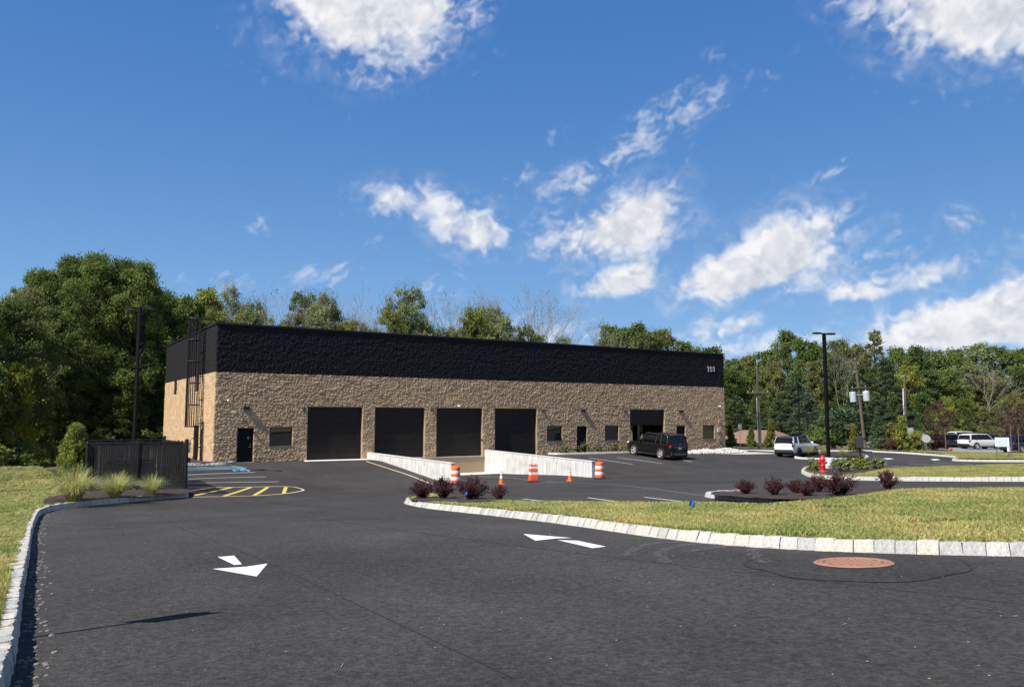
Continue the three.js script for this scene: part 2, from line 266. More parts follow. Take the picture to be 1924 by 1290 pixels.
const kerbFront = kerb([[-3.36, 31.61], [-3.80, 30.24], [-3.78, 28.12], [-3.23, 25.93], [-2.55, 24.06], [-1.45, 21.67], [-0.54, 19.81], [0.21, 18.17], [0.85, 16.71], [1.38, 15.35], [1.83, 14.15], [2.27, 13.01], [2.68, 12.18], [3.23, 11.32], [3.76, 10.74], [4.28, 10.29], [5.02, 9.79], [5.85, 9.34], [7.58, 8.71], [14, 10.2], [26, 11]], { h: 0.155, w: 0.15, batter: 0.12, label: 'pale granite block kerb curving along the near edge of the front lawn', seed: 4 });
const kerbMid = kerb([[24.21, 54.29], [21.67, 55.09], [19.75, 53.63], [17.35, 48.50], [15.48, 42.92], [14.14, 37.88], [13.97, 34.41], [14.41, 31.89], [15.36, 29.68], [17.00, 26.92], [19.13, 23.53]], { h: 0.16, w: 0.15, batter: 0.05, label: 'pale granite block kerb round the island with the red hydrant', joined: true, seed: 5 });
kerb([[7.57, 26.35], [6.49, 25.85], [5.91, 24.99], [5.88, 23.44], [6.13, 21.87], [6.52, 20.39]], { h: 0.14, w: 0.15, label: 'short granite kerb at the tip of the mulch bed', joined: true, seed: 6 });
kerb([[26.75, 69.66], [24.00, 67.73], [22.73, 65.24], [22.58, 63.76], [25.04, 63.61], [28.07, 64.80], [29.80, 67.35], [30.53, 69.92]], { h: 0.16, w: 0.15, label: 'granite kerb round the small island behind the tall lamp', joined: true, seed: 7 });
kerb([[34.24, 76.64], [36.78, 75.65], [37.92, 72.16], [36.30, 65.79], [33.02, 60.44], [33.16, 56.74], [33.46, 52.52], [33.76, 45.08]], { h: 0.16, w: 0.15, label: 'far granite kerb bending towards the street exit', joined: true, seed: 8 });
kerb([[1.0, 0.3], [1.0, 1.2], [0.4, 1.75], [-1, 1.75], [-5.4, 1.75]].map((p) => xzOf(...p)).reverse(), { h: 0.15, w: 0.13, label: 'granite kerb at the foot of the side wall corner', joined: true, seed: 9 });
kerb([[25.2, 0.1], [25.4, 1.1], [27, 1.35], [32.5, 1.35], [33.3, 1.1], [33.4, 0.1]].map((p) => xzOf(...p)), { h: 0.15, w: 0.13, label: 'granite kerb of the planting strip under the small windows', joined: true, seed: 10 });

// ---------------------------------------------------------------- lawns, mulch beds
const soilTone = (x, zf) => { const a = fbm(x * 0.5, zf * 0.5, 4, 71), b = fbm(x * 3, zf * 3, 3, 73), t = clamp(0.25 + (a - 0.42) * 2.2 + (b - 0.5) * 0.8); return [lerp(0.075, 0.17, t), lerp(0.095, 0.14, t), lerp(0.025, 0.06, t)]; };
const turf = mat([1, 1, 1], 1, { vertexColors: true, bumpMap: tex(256, (u, v) => 255 * vn(u * 64, v * 64, 75, 64), false, [1, 1]), bumpScale: 0.03 });
const kLin = offset(kerbLeft, 0.16), kFin = offset(kerbFront, 0.22), kMin = offset(kerbMid, 0.16);
const lump = (x, zf) => 0.05 * (fbm(x * 0.35, zf * 0.35, 3, 81) - 0.5);
const lawnY = (h) => (x, zf) => G(x, zf) + h + lump(x, zf);
const lawnLeft = [...kLin, xzOf(-4.6, 16.4), xzOf(-8.2, 16.2), xzOf(-8.4, 9), xzOf(-9.3, 1.5), xzOf(-14, -1.5), xzOf(-60, -2), xzOf(-60, 60), xzOf(-25, 75)];
const lawnFront = [...kFin, [40, 22], [12.83, 20.33], [11.36, 21.57], [10.42, 21.76], [9.07, 20.31], [7.74, 19.02], [6.72, 18.38], [5.81, 17.98], [5.22, 18.18], [4.60, 19.10], [4.35, 19.66], [3.20, 20.53], [1.93, 21.33], [0.57, 22.79], [-0.11, 23.78], [-1.20, 25.50], [-2.39, 27.62]];
const lawnMid = [...kMin, [60, 42], [27.71, 43.78], [24.50, 44.43], [21.68, 44.65], [20.70, 45.34]];
structure('lawn', drape(lawnLeft, 0.5, lawnY(0.165), soilTone), turf, 'lawn on the left between the driveway kerb and the woods');
structure('lawn', drape(lawnFront, 0.4, lawnY(0.125), soilTone), turf, 'front lawn behind the long pale kerb');
structure('lawn', drape(lawnMid, 0.5, lawnY(0.13), soilTone), turf, 'strip of lawn beside the hydrant island');
const farLawn = [[35.07, 78.48], [37.73, 77.59], [39.05, 74.29], [37.34, 67.67], [34.81, 63.39], [35.06, 59.97], [35.71, 56.05], [75, 62], [75, 70], [46.93, 74.04], [44.06, 77.04], [40.94, 79.85], [36.95, 80.31]];
structure('lawn', drape(farLawn, 0.8, lawnY(0.14), soilTone), turf, 'far strip of lawn in front of the neighbouring car park');
const mulchMap = tex(512, (u, v) => { const a = vn(u * 90, v * 60, 83, 90), b = fbm(u * 20, v * 20, 4, 84, 20), k = 0.5 + a * 0.6 + (b - 0.5) * 0.9; return [62 * k, 46 * k, 42 * k]; }, true, [0.8, 0.8]);
const mulch = mat([1, 1, 1], 1, { map: mulchMap, bumpMap: mulchMap.clone(), bumpScale: 0.04 }); mulch.bumpMap.colorSpace = THREE.NoColorSpace;
const mulchY = (h) => (x, zf) => G(x, zf) + h + lump(x, zf) + 0.035 * (vn(x * 5, zf * 5, 88) - 0.4);
const bedPoly = (list, h, label, step = 0.25) => structure('mulch_bed', drape(smooth(list, 4, true), step, mulchY(h), null), mulch, label);
const bedFront = [[5.66, 23.07], [6.11, 24.00], [7.06, 24.56], [8.42, 24.97], [10.02, 23.92], [10.66, 22.31], [9.29, 20.79], [7.92, 19.47], [6.95, 19.01], [6.29, 19.67], [5.91, 21.31]];
const bedTip = [[-3.36, 26.72], [-3.09, 28.25], [-1.50, 27.96], [-0.28, 25.20], [-0.42, 23.96], [-1.21, 23.91], [-1.76, 24.01], [-2.63, 24.80]];
const bedMid = [[17.31, 47.69], [19.13, 51.21], [21.36, 50.90], [22.04, 48.00], [18.03, 40.44], [15.36, 36.62], [14.52, 36.33], [15.30, 40.97]];
const bedFence = [[-15.38, 27.00], [-15.48, 27.91], [-14.74, 29.52], [-13.13, 32.71], [-14.32, 35.07], [-15.98, 33.73], [-17.05, 32.01], [-16.99, 29.56]];
bedPoly(bedFront, 0.15, 'brown mulch bed with dark barberries behind the front lawn');
bedPoly(bedTip, 0.15, 'brown mulch bed at the tip of the front lawn');
bedPoly(bedMid, 0.15, 'brown mulch bed of the hydrant island');
bedPoly(bedFence, 0.2, 'brown mulch bed in front of the black fence');
bedPoly([[-7, 1.5], [-3, 1.6], [0.7, 1.5], [0.8, 0.1], [-0.1, -0.1], [-0.1, -9], [-0.1, -19], [-5, -19], [-6, -4]].map((p) => xzOf(...p)), 0.12, 'mulch along the foot of the side wall', 0.5);
bedPoly([[23.31, 66.16], [27.31, 69.34], [30.19, 69.13], [25.52, 64.81]], 0.16, 'mulch of the small island behind the tall lamp');
structure('planting_strip', drape([[25.5, 0.05], [25.6, 1.0], [27, 1.25], [32.5, 1.25], [33.2, 1.0], [33.2, 0.05]].map((p) => xzOf(...p)), 0.3, mulchY(0.13)), mulch, 'mulched planting strip under the small windows');

// grass blades
{
  const blade = (R, h, lean, w, a) => { const g = new THREE.BufferGeometry(), c = Math.cos(a), s = Math.sin(a), bxx = (R() - 0.5) * 0.05, bz = (R() - 0.5) * 0.05, P = []; for (const [t, ww] of [[0, 1], [0.55, 0.8]]) { const d = lean * t * t; P.push(bxx + c * d - s * w * ww, h * t, bz + s * d + c * w * ww, bxx + c * d + s * w * ww, h * t, bz + s * d - c * w * ww); } P.push(bxx + c * lean, h * (1 - lean * 2), bz + s * lean); g.setAttribute('position', new THREE.Float32BufferAttribute(P, 3)); g.setIndex([0, 1, 2, 1, 3, 2, 2, 3, 4]); g.computeVertexNormals(); return g; };
  const tuft = (seed, n, hh) => { const R = rngOf(seed), l = []; for (let i = 0; i < n; i++) l.push(blade(R, hh * (0.55 + R() * 0.7), hh * (0.15 + R() * 0.75), 0.0035 + R() * 0.003, R() * 6.283)); return merge(l); };
  const leaf = mat([1, 1, 1], 0.9, { transmission: 0.3 });
  function sow(poly, h, n, near, far, label, hh, seed) {
    const R = rngOf(seed), pts = []; let x0 = 1e9, x1 = -1e9, z0 = 1e9, z1 = -1e9; for (const p of poly) { x0 = Math.min(x0, p[0]); x1 = Math.max(x1, p[0]); z0 = Math.min(z0, p[1]); z1 = Math.max(z1, p[1]); }
    z0 = Math.max(z0, 3); z1 = Math.min(z1, far); x0 = Math.max(x0, -32); x1 = Math.min(x1, 50);
    for (let k = 0; k < 4e6 && pts.length < n; k++) { const x = lerp(x0, x1, R()), z = lerp(z0, z1, R()); if (Math.abs(x) > z * 0.69 + 6) continue; const f = Math.min(1, (near / z) ** 1.6); if (R() > f) continue; if (inside([x, z], poly) && !noGrass.some((q) => inside([x, z], q)) && fbm(x * 0.8, z * 0.8, 3, 79) > 0.27 + R() * 0.12) pts.push([x, z]); }
    const im = new THREE.InstancedMesh(tuft(seed, 9, hh), leaf, pts.length), o = new THREE.Object3D(), c = new THREE.Color();
    pts.forEach(([x, z], i) => {
      const sc = clamp(z / near, 1, 3.2) ** 0.55; o.position.set(x, G(x, z) + h + lump(x, z) - 0.008, -z); o.rotation.set((R() - 0.5) * 0.3, R() * 6.28, (R() - 0.5) * 0.3); o.scale.set(sc * 1.15, 0.75 + R() * 0.5, sc * 1.15); o.updateMatrix(); im.setMatrixAt(i, o.matrix);
      const dry = clamp(fbm(x * 0.5 + 30, z * 0.35, 3, 78) * 0.9 + fbm(x * 2.4, z * 1.6, 3, 77) * 1.1 - 0.52 + (R() - 0.5) * 0.8); c.setRGB(lerp(0.17, 0.5, dry) * (0.75 + R() * 0.5), lerp(0.235, 0.42, dry) * (0.75 + R() * 0.5), lerp(0.03, 0.14, dry)); im.setColorAt(i, c);
    });
    im.name = numbered('grass'); im.userData = { kind: 'stuff', label, category: 'grass' }; im.castShadow = im.receiveShadow = true; scene.add(im);
  }
  const noGrass = [bedFront, bedTip, bedMid, bedFence].map((b) => smooth(b, 4, true));
  sow(lawnFront, 0.125, 150000, 13, 40, 'short yellow green grass of the front lawn', 0.075, 11);
  sow(lawnLeft, 0.165, 110000, 9, 48, 'short green grass of the lawn on the left', 0.07, 12);
  sow(lawnMid, 0.13, 26000, 32, 60, 'short yellow green grass beside the hydrant island', 0.075, 13);
  sow(farLawn, 0.14, 9000, 60, 95, 'far short grass in front of the neighbouring car park', 0.08, 14);
}

// ---------------------------------------------------------------- the building: split-faced block, tan below and black above
const BH = 8.74, BAND = 5.69, BL = 45.13, BD = 18.72;
const bldg = thing('warehouse_building', 'long flat-roofed block building, tan below and black above, with five big doors', 'building', new THREE.Vector3(X0, 0, -ZF0), TH);
// chipped stone relief: facets with their own height and tilt, one course every 0.2 m
function relief(u, y, s, amp) {
  let out = 0;
  for (const [cw, ch, a, o] of [[0.12, 0.088, 0.9, 0], [0.065, 0.05, 0.4, 50]]) {
    const gx = Math.floor(u / cw), gy = Math.floor(y / ch); let best = 9, hx = 0;
    for (let i = -1; i <= 1; i++) for (let j = -1; j <= 1; j++) {
      const X = gx + i, Y = gy + j, px = (X + 0.15 + 0.7 * h2(X, Y, s + o)) * cw, py = (Y + 0.15 + 0.7 * h2(X, Y, s + o + 1)) * ch, dx = u - px, dy = y - py, d = (dx / cw) ** 2 + (dy / ch) ** 2;
      if (d < best) { best = d; hx = 0.026 * h2(X, Y, s + o + 2) + dx * (h2(X, Y, s + o + 3) - 0.5) * 0.5 + dy * (h2(X, Y, s + o + 4) - 0.5) * 0.5; }
    }
    out += hx * a;
  }
  const row = Math.floor(y / 0.2032), fy = y / 0.2032 - row, fu = u / 0.4064 + (row & 1) * 0.5; const ju = Math.abs(fu - Math.round(fu)) * 0.4064, jy = Math.min(fy, 1 - fy) * 0.2032;
  if (jy < 0.022 || ju < 0.02) out *= 0.78;
  const blockTilt = (h2(row, Math.floor(fu), s + 9) - 0.5) * 0.012;
  return Math.max(0.002, (out + 0.012 + blockTilt) * amp);
}
const lines = (breaks, step) => { const b = [...new Set(breaks)].sort((a, c) => a - c), out = []; for (let i = 0; i < b.length - 1; i++) { const n = Math.max(1, Math.round((b[i + 1] - b[i]) / step)); for (let k = 0; k < n; k++) out.push(lerp(b[i], b[i + 1], k / n)); } out.push(b[b.length - 1]); return out; };
function stoneFace(u0, u1, y0, y1, holes, step, seed, amp, place) {
  const us = lines([u0, u1, ...holes.flatMap((h) => [h[0], h[1]])], step), ys = lines([y0, y1, ...holes.flatMap((h) => [h[2], h[3]])].filter((y) => y >= y0 && y <= y1), step);
  const pos = [], uv = [], idx = [], hole = (u, y) => holes.some((h) => u > h[0] && u < h[1] && y > h[2] && y < h[3]), edge = (u, y) => holes.some((h) => u >= h[0] - 1e-6 && u <= h[1] + 1e-6 && y >= h[2] - 1e-6 && y <= h[3] + 1e-6);
  for (const y of ys) for (const u of us) { const e = edge(u, y) || u === u0 || u === u1; pos.push(...place(u, y, e ? 0.004 : relief(u, y, seed, amp))); uv.push(u, y); }
  for (let j = 0; j < ys.length - 1; j++) for (let i = 0; i < us.length - 1; i++) { if (hole((us[i] + us[i + 1]) / 2, (ys[j] + ys[j + 1]) / 2)) continue; const a = j * us.length + i, b = a + 1, c = a + us.length, d = c + 1; if ((i + j) & 1) idx.push(a, b, c, b, d, c); else idx.push(a, b, d, a, d, c); }
  const g = new THREE.BufferGeometry(); g.setAttribute('position', new THREE.Float32BufferAttribute(pos, 3)); g.setAttribute('uv', new THREE.Float32BufferAttribute(uv, 2)); g.setIndex(idx); const f = g.toNonIndexed(); f.computeVertexNormals(); return f;
}
const blockTex = (r, g, b, k) => tex(512, (u, v) => { const a = fbm(u * 10, v * 10, 5, 121, 10), c = vn(u * 160, v * 160, 122, 160), row = Math.floor(v * 20), bl = h2(Math.floor(u * 10 + (row & 1) * 0.5) % 10, row, 7); const t = 1 + (a - 0.5) * 0.22 * k + (c - 0.5) * 0.2 * k + (bl - 0.5) * 0.12 * k; return [r * t, g * t, b * t]; }, true, [1 / 4.064, 1 / 4.064]);
const tan = mat([1, 1, 1], 0.95, { map: blockTex(184, 155, 120, 1) });
const blackPaint = mat([1, 1, 1], 0.8, { map: blockTex(29, 29, 31, 0.6), specularIntensity: 0.4 });
const core = mat([0.3, 0.22, 0.15], 0.95), coreBlack = mat([0.02, 0.02, 0.022], 0.7);
const darkMetal = mat([0.014, 0.012, 0.011], 0.45), bronze = mat([0.019, 0.0135, 0.0105], 0.5, { specularIntensity: 0.5 }), steel = mat([0.5, 0.5, 0.5], 0.35, { metalness: 0.9 });
const gate = [[5.94, 9.76], [10.70, 14.50], [15.47, 19.29], [20.41, 24.21], [33.76, 37.62]].map(([a, b]) => [a, b, 0, 3.56]);
const doors = [[1.44, 2.45], [28.13, 29.12], [39.05, 40.06]].map(([a, b]) => [a, b, 0, 2.17]);
const wins = [[3.48, 4.94], [25.2, 26.62], [31.03, 32.46], [42.28, 43.70]].map(([a, b]) => [a, b, 1.0, 2.2]);
const holes = [...gate, ...doors, ...wins];
part('front_wall', stoneFace(0, BL, 0, BAND, holes, 0.047, 11, 1, (u, y, r) => [u, y, r]), tan, bldg, 'tan split-faced block wall');
part('upper_front_wall', stoneFace(0, BL, BAND, BH, [], 0.05, 12, 1.1, (u, y, r) => [u, y, r]), blackPaint, bldg, 'black painted split-faced block band');
const slits = [[4.95, 6.15, 4.62, 5.688], [13.3, 14.5, 4.62, 5.688]];
part('side_wall', stoneFace(0, BD, -0.3, BAND, slits, 0.06, 13, 0.75, (s, y, r) => [-r, y, -s]), tan, bldg, 'sunlit tan split-faced block side wall');
part('upper_side_wall', stoneFace(0, BD, BAND, BH, [], 0.06, 14, 0.75, (s, y, r) => [-r, y, -s]), blackPaint, bldg, 'black painted side wall');
{ // the wall behind the face, with real openings 0.3 m deep
  const sh = (y0, y1, list) => { const s = new THREE.Shape([[0.004, y0], [BL - 0.004, y0], [BL - 0.004, y1], [0.004, y1]].map((p) => new THREE.Vector2(...p))); for (const h of list) s.holes.push(new THREE.Path([[h[0], Math.max(h[2], y0 + 0.001)], [h[0], h[3]], [h[1], h[3]], [h[1], Math.max(h[2], y0 + 0.001)]].map((p) => new THREE.Vector2(...p)))); return new THREE.ExtrudeGeometry(s, { depth: 0.3, bevelEnabled: false }).translate(0, 0, -0.301); };
  part('wall_core', sh(-0.002, BAND - 0.002, holes), core, bldg); part('upper_wall_core', sh(BAND, BH - 0.05, []), coreBlack, bldg);
  part('footing', bx(WL - 0.14, 1.2, 0.29, (WL - 0.14) / 2 + 0.01, -0.605, -0.16), core, bldg); part('footing', bx(BL - WR - 0.3, 1.2, 0.29, (BL + WR + 0.28) / 2, -0.605, -0.16), core, bldg);
  const sideSh = new THREE.Shape([[0.31, -0.4], [BD, -0.4], [BD, BH - 0.06], [0.31, BH - 0.06]].map((p) => new THREE.Vector2(...p))); for (const h of slits) sideSh.holes.push(new THREE.Path([[h[0], h[2]], [h[0], h[3]], [h[1], h[3]], [h[1], h[2]]].map((p) => new THREE.Vector2(...p))));
  part('side_wall_core', new THREE.ExtrudeGeometry(sideSh, { depth: 0.3, bevelEnabled: false }).rotateY(Math.PI / 2).translate(0.001, 0, 0), core, bldg);
  const farSh = new THREE.Shape([[0.31, -0.4], [BD - 0.3, -0.4], [BD - 0.3, BH - 0.06], [0.31, BH - 0.06]].map((p) => new THREE.Vector2(...p))); for (const [a, b, c, d] of [[11.0, 11.8, 0.5, 2.8], [12.6, 13.5, 0.1, 2.7]]) farSh.holes.push(new THREE.Path([[a, c], [a, d], [b, d], [b, c]].map((p) => new THREE.Vector2(...p))));
  part('far_side_wall', new THREE.ExtrudeGeometry(farSh, { depth: 0.3, bevelEnabled: false }).rotateY(Math.PI / 2).translate(BL - 0.305, 0, 0), tan, bldg);
  const backSh = new THREE.Shape([[0.32, -0.02], [BL - 0.32, -0.02], [BL - 0.32, BH - 0.06], [0.32, BH - 0.06]].map((p) => new THREE.Vector2(...p)));
  const backWins = []; for (const h of backWins) backSh.holes.push(new THREE.Path([[h[0], h[2]], [h[0], h[3]], [h[1], h[3]], [h[1], h[2]]].map((p) => new THREE.Vector2(...p))));
  part('rear_wall', new THREE.ExtrudeGeometry(backSh, { depth: 0.28, bevelEnabled: false }).translate(0, 0, -BD), coreBlack, bldg);
  part('roof', bx(BL - 0.66, 0.25, BD - 0.66, BL / 2, BH - 0.62, -BD / 2), mat([0.35, 0.35, 0.34], 0.9), bldg);
  part('floor_slab', bx(BL - 0.66, 0.2, BD - 0.66, BL / 2, -0.11, -BD / 2), mat([0.3, 0.3, 0.29], 0.7), bldg);
  for (const x of [30.2]) part('partition_wall', bx(0.2, BH - 1.1, BD - 0.7, x, (BH - 1) / 2 - 0.05, -BD / 2), mat([0.09, 0.09, 0.09], 0.9), bldg);
  const cope = (a, b, c, d) => bx(a, 0.1, b, c, BH + 0.02, d);
  part('parapet_cap', [cope(BL + 0.16, 0.42, BL / 2, -0.13), cope(0.42, BD - 0.35, 0.13, -BD / 2 - 0.17), cope(0.42, BD - 0.35, BL - 0.13, -BD / 2 - 0.17), cope(BL + 0.16, 0.3, BL / 2, -BD + 0.05 - 0.02)], mat([0.012, 0.012, 0.013], 0.5), bldg);
}
const visionGlass = mat([0.9, 0.95, 0.92], 0.03, { transmission: 1, thickness: 0, ior: 1.5 });
const room = mat([0.03, 0.033, 0.028], 0.9);
gate.forEach(([a, b, , h], i) => {
  const w = b - a, cx = (a + b) / 2, open = i === 4, d = new THREE.Group(); d.name = 'overhead_door'; bldg.add(d); d.position.set(cx, 0, -0.2);
  const y0 = open ? 2.28 : 0.02, n = 6, sh = h / n; if (open) d.userData.label = 'overhead door rolled more than half way up';
  for (let k = 0; k < n; k++) { const lo = k * sh + 0.02; if (open && lo < y0) continue; part('door_section', rb(w - 0.14, sh - 0.008, 0.05, 0, lo + sh / 2 - 0.02, 0, 0.006), bronze, d); }
  if (open) part('door_section', rb(w - 0.14, 0.1, 0.06, 0, 2.3, 0, 0.01), bronze, d);
  for (const s of [-1, 1]) part('door_track', [bx(0.065, h - 0.01, 0.09, s * (w / 2 - 0.035), h / 2, 0.005)], darkMetal, d);
  part('door_header', bx(w - 0.15, 0.05, 0.1, 0, h - 0.03, 0.01), darkMetal, d);
  if (!open) { part('vision_pane', bx(0.52, 0.26, 0.01, w / 2 - 0.85, 1.62, 0.031), mat([0.012, 0.014, 0.013], 0.06), d); part('vision_frame', [bx(0.58, 0.025, 0.02, w / 2 - 0.85, 1.765, 0.03), bx(0.58, 0.025, 0.02, w / 2 - 0.85, 1.475, 0.03), bx(0.025, 0.265, 0.02, w / 2 - 1.13, 1.62, 0.03), bx(0.025, 0.265, 0.02, w / 2 - 0.57, 1.62, 0.03)], darkMetal, d); part('door_seal', bx(w - 0.15, 0.025, 0.055, 0, 0.012, 0), darkMetal, d); }
});
doors.forEach(([a, b, , h], i) => {
  const w = b - a, d = new THREE.Group(); d.name = 'entry_door'; d.position.set((a + b) / 2, 0, -0.12); bldg.add(d); const m = mat([0.007, 0.007, 0.007], 0.6, { specularIntensity: 0.3 });
  part('door_leaf', rb(w - 0.13, h - 0.1, 0.05, 0, (h - 0.1) / 2 + 0.03, 0, 0.008), m, d);
  part('door_frame', [bx(0.06, h, 0.12, -w / 2 + 0.031, h / 2, 0.01), bx(0.06, h, 0.12, w / 2 - 0.031, h / 2, 0.01), bx(w - 0.125, 0.06, 0.12, 0, h - 0.031, 0.01)], m, d);
  part('door_handle', [cyl(0.03, 0.03, 0.03).rotateX(Math.PI / 2).translate(w / 2 - 0.17, 0.98, 0.035), rb(0.13, 0.022, 0.025, w / 2 - 0.22, 0.98, 0.065, 0.008)], steel, d);
  part('deadbolt', cyl(0.028, 0.028, 0.03).rotateX(Math.PI / 2).translate(w / 2 - 0.17, 1.14, 0.035), steel, d);
  for (const y of [0.25, 1.05, 1.85]) part('hinge', cyl(0.012, 0.012, 0.11, -w / 2 + 0.07, y, 0.035, 8), steel, d);
  if (i === 0) part('door_notice', bx(0.12, 0.16, 0.003, 0.2, 1.55, 0.028), mat([0.25, 0.25, 0.24], 0.6), d);
  part('threshold', bx(w - 0.01, 0.03, 0.3, 0, 0.012, 0.03), mat([0.4, 0.4, 0.38], 0.6), d);
});
const winGlass = mat([0.012, 0.014, 0.009], 0.015, { ior: 2.3 });
wins.forEach(([a, b, y0, y1]) => {
  const w = b - a, h = y1 - y0, d = new THREE.Group(); d.name = 'window'; d.position.set((a + b) / 2, y0, -0.1); bldg.add(d);
  part('window_frame', [bx(0.06, h, 0.1, -w / 2 + 0.031, h / 2, 0), bx(0.06, h, 0.1, w / 2 - 0.031, h / 2, 0), bx(w - 0.125, 0.06, 0.1, 0, 0.031, 0), bx(w - 0.125, 0.06, 0.1, 0, h - 0.031, 0)], darkMetal, d);
  part('window_pane', bx(w - 0.124, h - 0.124, 0.012, 0, h / 2, 0.01), winGlass, d);
  part('window_sill', bx(w + 0.06, 0.075, 0.2, 0, -0.04, 0.045), mat([0.22, 0.165, 0.12], 0.9), d);
});
slits.forEach(([a, b, y0, y1]) => { const d = new THREE.Group(); d.name = 'window'; d.position.set(0.12, y0, -(a + b) / 2); bldg.add(d); part('window_pane', bx(0.012, y1 - y0 - 0.01, b - a - 0.01, 0, (y1 - y0) / 2, 0), mat([0.01, 0.011, 0.011], 0.05), d); part('window_frame', [bx(0.05, y1 - y0, 0.04, -0.01, (y1 - y0) / 2, (b - a) / 2 - 0.022), bx(0.05, y1 - y0, 0.04, -0.01, (y1 - y0) / 2, -(b - a) / 2 + 0.022), bx(0.05, 0.04, b - a - 0.09, -0.01, 0.022, 0), bx(0.05, 0.04, b - a - 0.09, -0.01, y1 - y0 - 0.022, 0)], darkMetal, d); });
// wall lamps (unlit by day): box packs over the entry doors, goosenecks beside the big doors, small white cameras
const lampMetal = mat([0.02, 0.018, 0.016], 0.4);
for (const u of [1.95, 28.72, 39.6]) { const d = new THREE.Group(); d.name = 'wall_light'; d.position.set(u, 3.42, 0.03); bldg.add(d); part('lamp_housing', [rb(0.4, 0.24, 0.13, 0, 0, 0.065, 0.02), rb(0.36, 0.04, 0.17, 0, 0.1, 0.085, 0.01)], lampMetal, d); part('lamp_lens', bx(0.3, 0.02, 0.1, 0, -0.125, 0.07), mat([0.5, 0.5, 0.48], 0.3), d); }
for (const u of [5.62, 15.08, 24.78, 33.2]) { const d = new THREE.Group(); d.name = 'dock_light'; d.position.set(u, 3.42, 0.02); bldg.add(d); part('lamp_bracket', [rb(0.12, 0.16, 0.08, 0, 0, 0.03, 0.01), bar([0, 0.04, 0.05], [0, 0.06, 0.2], 0.022), bar([0, 0.06, 0.18], [0.34, 0.06, 0.2], 0.018)], lampMetal, d); part('lamp_head', [cyl(0.085, 0.05, 0.2, 0, -0.02, 0.17, 12), cyl(0.05, 0.03, 0.06, 0, 0.1, 0.17, 12)], lampMetal, d); }
for (const u of [0.78, 17.2, 44.3]) { const d = new THREE.Group(); d.name = 'wall_camera'; d.position.set(u, u > 10 && u < 20 ? 3.72 : 3.92, 0.02); bldg.add(d); part('camera_mount', cyl(0.035, 0.035, 0.22, 0, 0, 0).rotateX(Math.PI / 2).translate(0, 0, 0.12), mat([0.7, 0.7, 0.68], 0.5), d); part('camera_dome', new THREE.SphereGeometry(0.075, 14, 10).translate(0, -0.02, 0.24), mat([0.75, 0.75, 0.73], 0.35), d); }
// building number
{
  const font = await new FontLoader().loadAsync('fonts/droid/droid_sans_bold.typeface.json'), d = new THREE.Group(); d.name = 'building_number'; d.position.set(42.9, 7.08, 0.045); bldg.add(d); d.userData.label = 'pale raised numerals 151';
  const m = mat([0.55, 0.5, 0.46], 0.45, { metalness: 0.2 }); let x = 0; for (const ch of '151') { part('numeral', new TextGeometry(ch, { font, size: 0.47, depth: 0.03, curveSegments: 5, bevelEnabled: false }).translate(x, 0, 0), m, d); x += 0.365; }
}
// red and white utility notices at the right end of the wall
for (const [u, y, w, h, c] of [[44.35, 2.55, 0.22, 0.3, [0.5, 0.2, 0.18]], [44.2, 1.75, 0.34, 0.34, [0.6, 0.55, 0.52]], [44.25, 1.0, 0.3, 0.16, [0.5, 0.22, 0.2]]]) part('wall_notice', rb(w, h, 0.08, u, y, 0.07, 0.02), mat(c, 0.6), bldg);
// caged ladder on the side wall
{
  const d = new THREE.Group(); d.name = 'roof_ladder'; d.position.set(-0.05, 0, -3.55); bldg.add(d); d.userData.label = 'dark caged ladder up the side wall';
  const m = mat([0.016, 0.012, 0.01], 0.5), yT = 9.4, off = -0.2;
  for (const s of [-1, 1]) part('rail', [rb(0.03, yT - 0.3, 0.075, off, 0.3 + (yT - 0.3) / 2, s * 0.24, 0.008), bar([off, 9.38, s * 0.24], [0.4, 9.38, s * 0.24], 0.03), bar([0.4, 9.38, s * 0.24], [0.4, 8.8, s * 0.24], 0.03)], m, d);
  for (let y = 0.5; y < 9.3; y += 0.305) part('rung', bar([off, y, -0.24], [off, y, 0.24], 0.014), m, d);
  for (let y = 0.9; y < 8.8; y += 1.55) for (const s of [-0.26, 0.26]) part('standoff', bx(0.2, 0.06, 0.05, off / 2, y, s), m, d);
  const hoop = (y) => { const p = []; for (let k = 0; k <= 12; k++) { const a = Math.PI * (k / 12); p.push([off - 0.8 * Math.sin(a), y, 0.42 * Math.cos(a)]); } return tube(p, 0.04, 5, 24); };
  for (let y = 2.25; y < 9.5; y += 1.425) part('cage_hoop', hoop(y), m, d);
  for (let k = 1; k < 12; k += 1.43) { const a = Math.PI * (k / 12); part('cage_bar', rb(0.06, 7.125, 0.06, off - 0.8 * Math.sin(a), 2.25 + 3.5625, 0.42 * Math.cos(a), 0.008), m, d); }
  part('security_panel', [rb(0.2, 2.3, 0.5, off - 0.1, 1.2, 0, 0.01)], m, d);
}
shade(bldg);
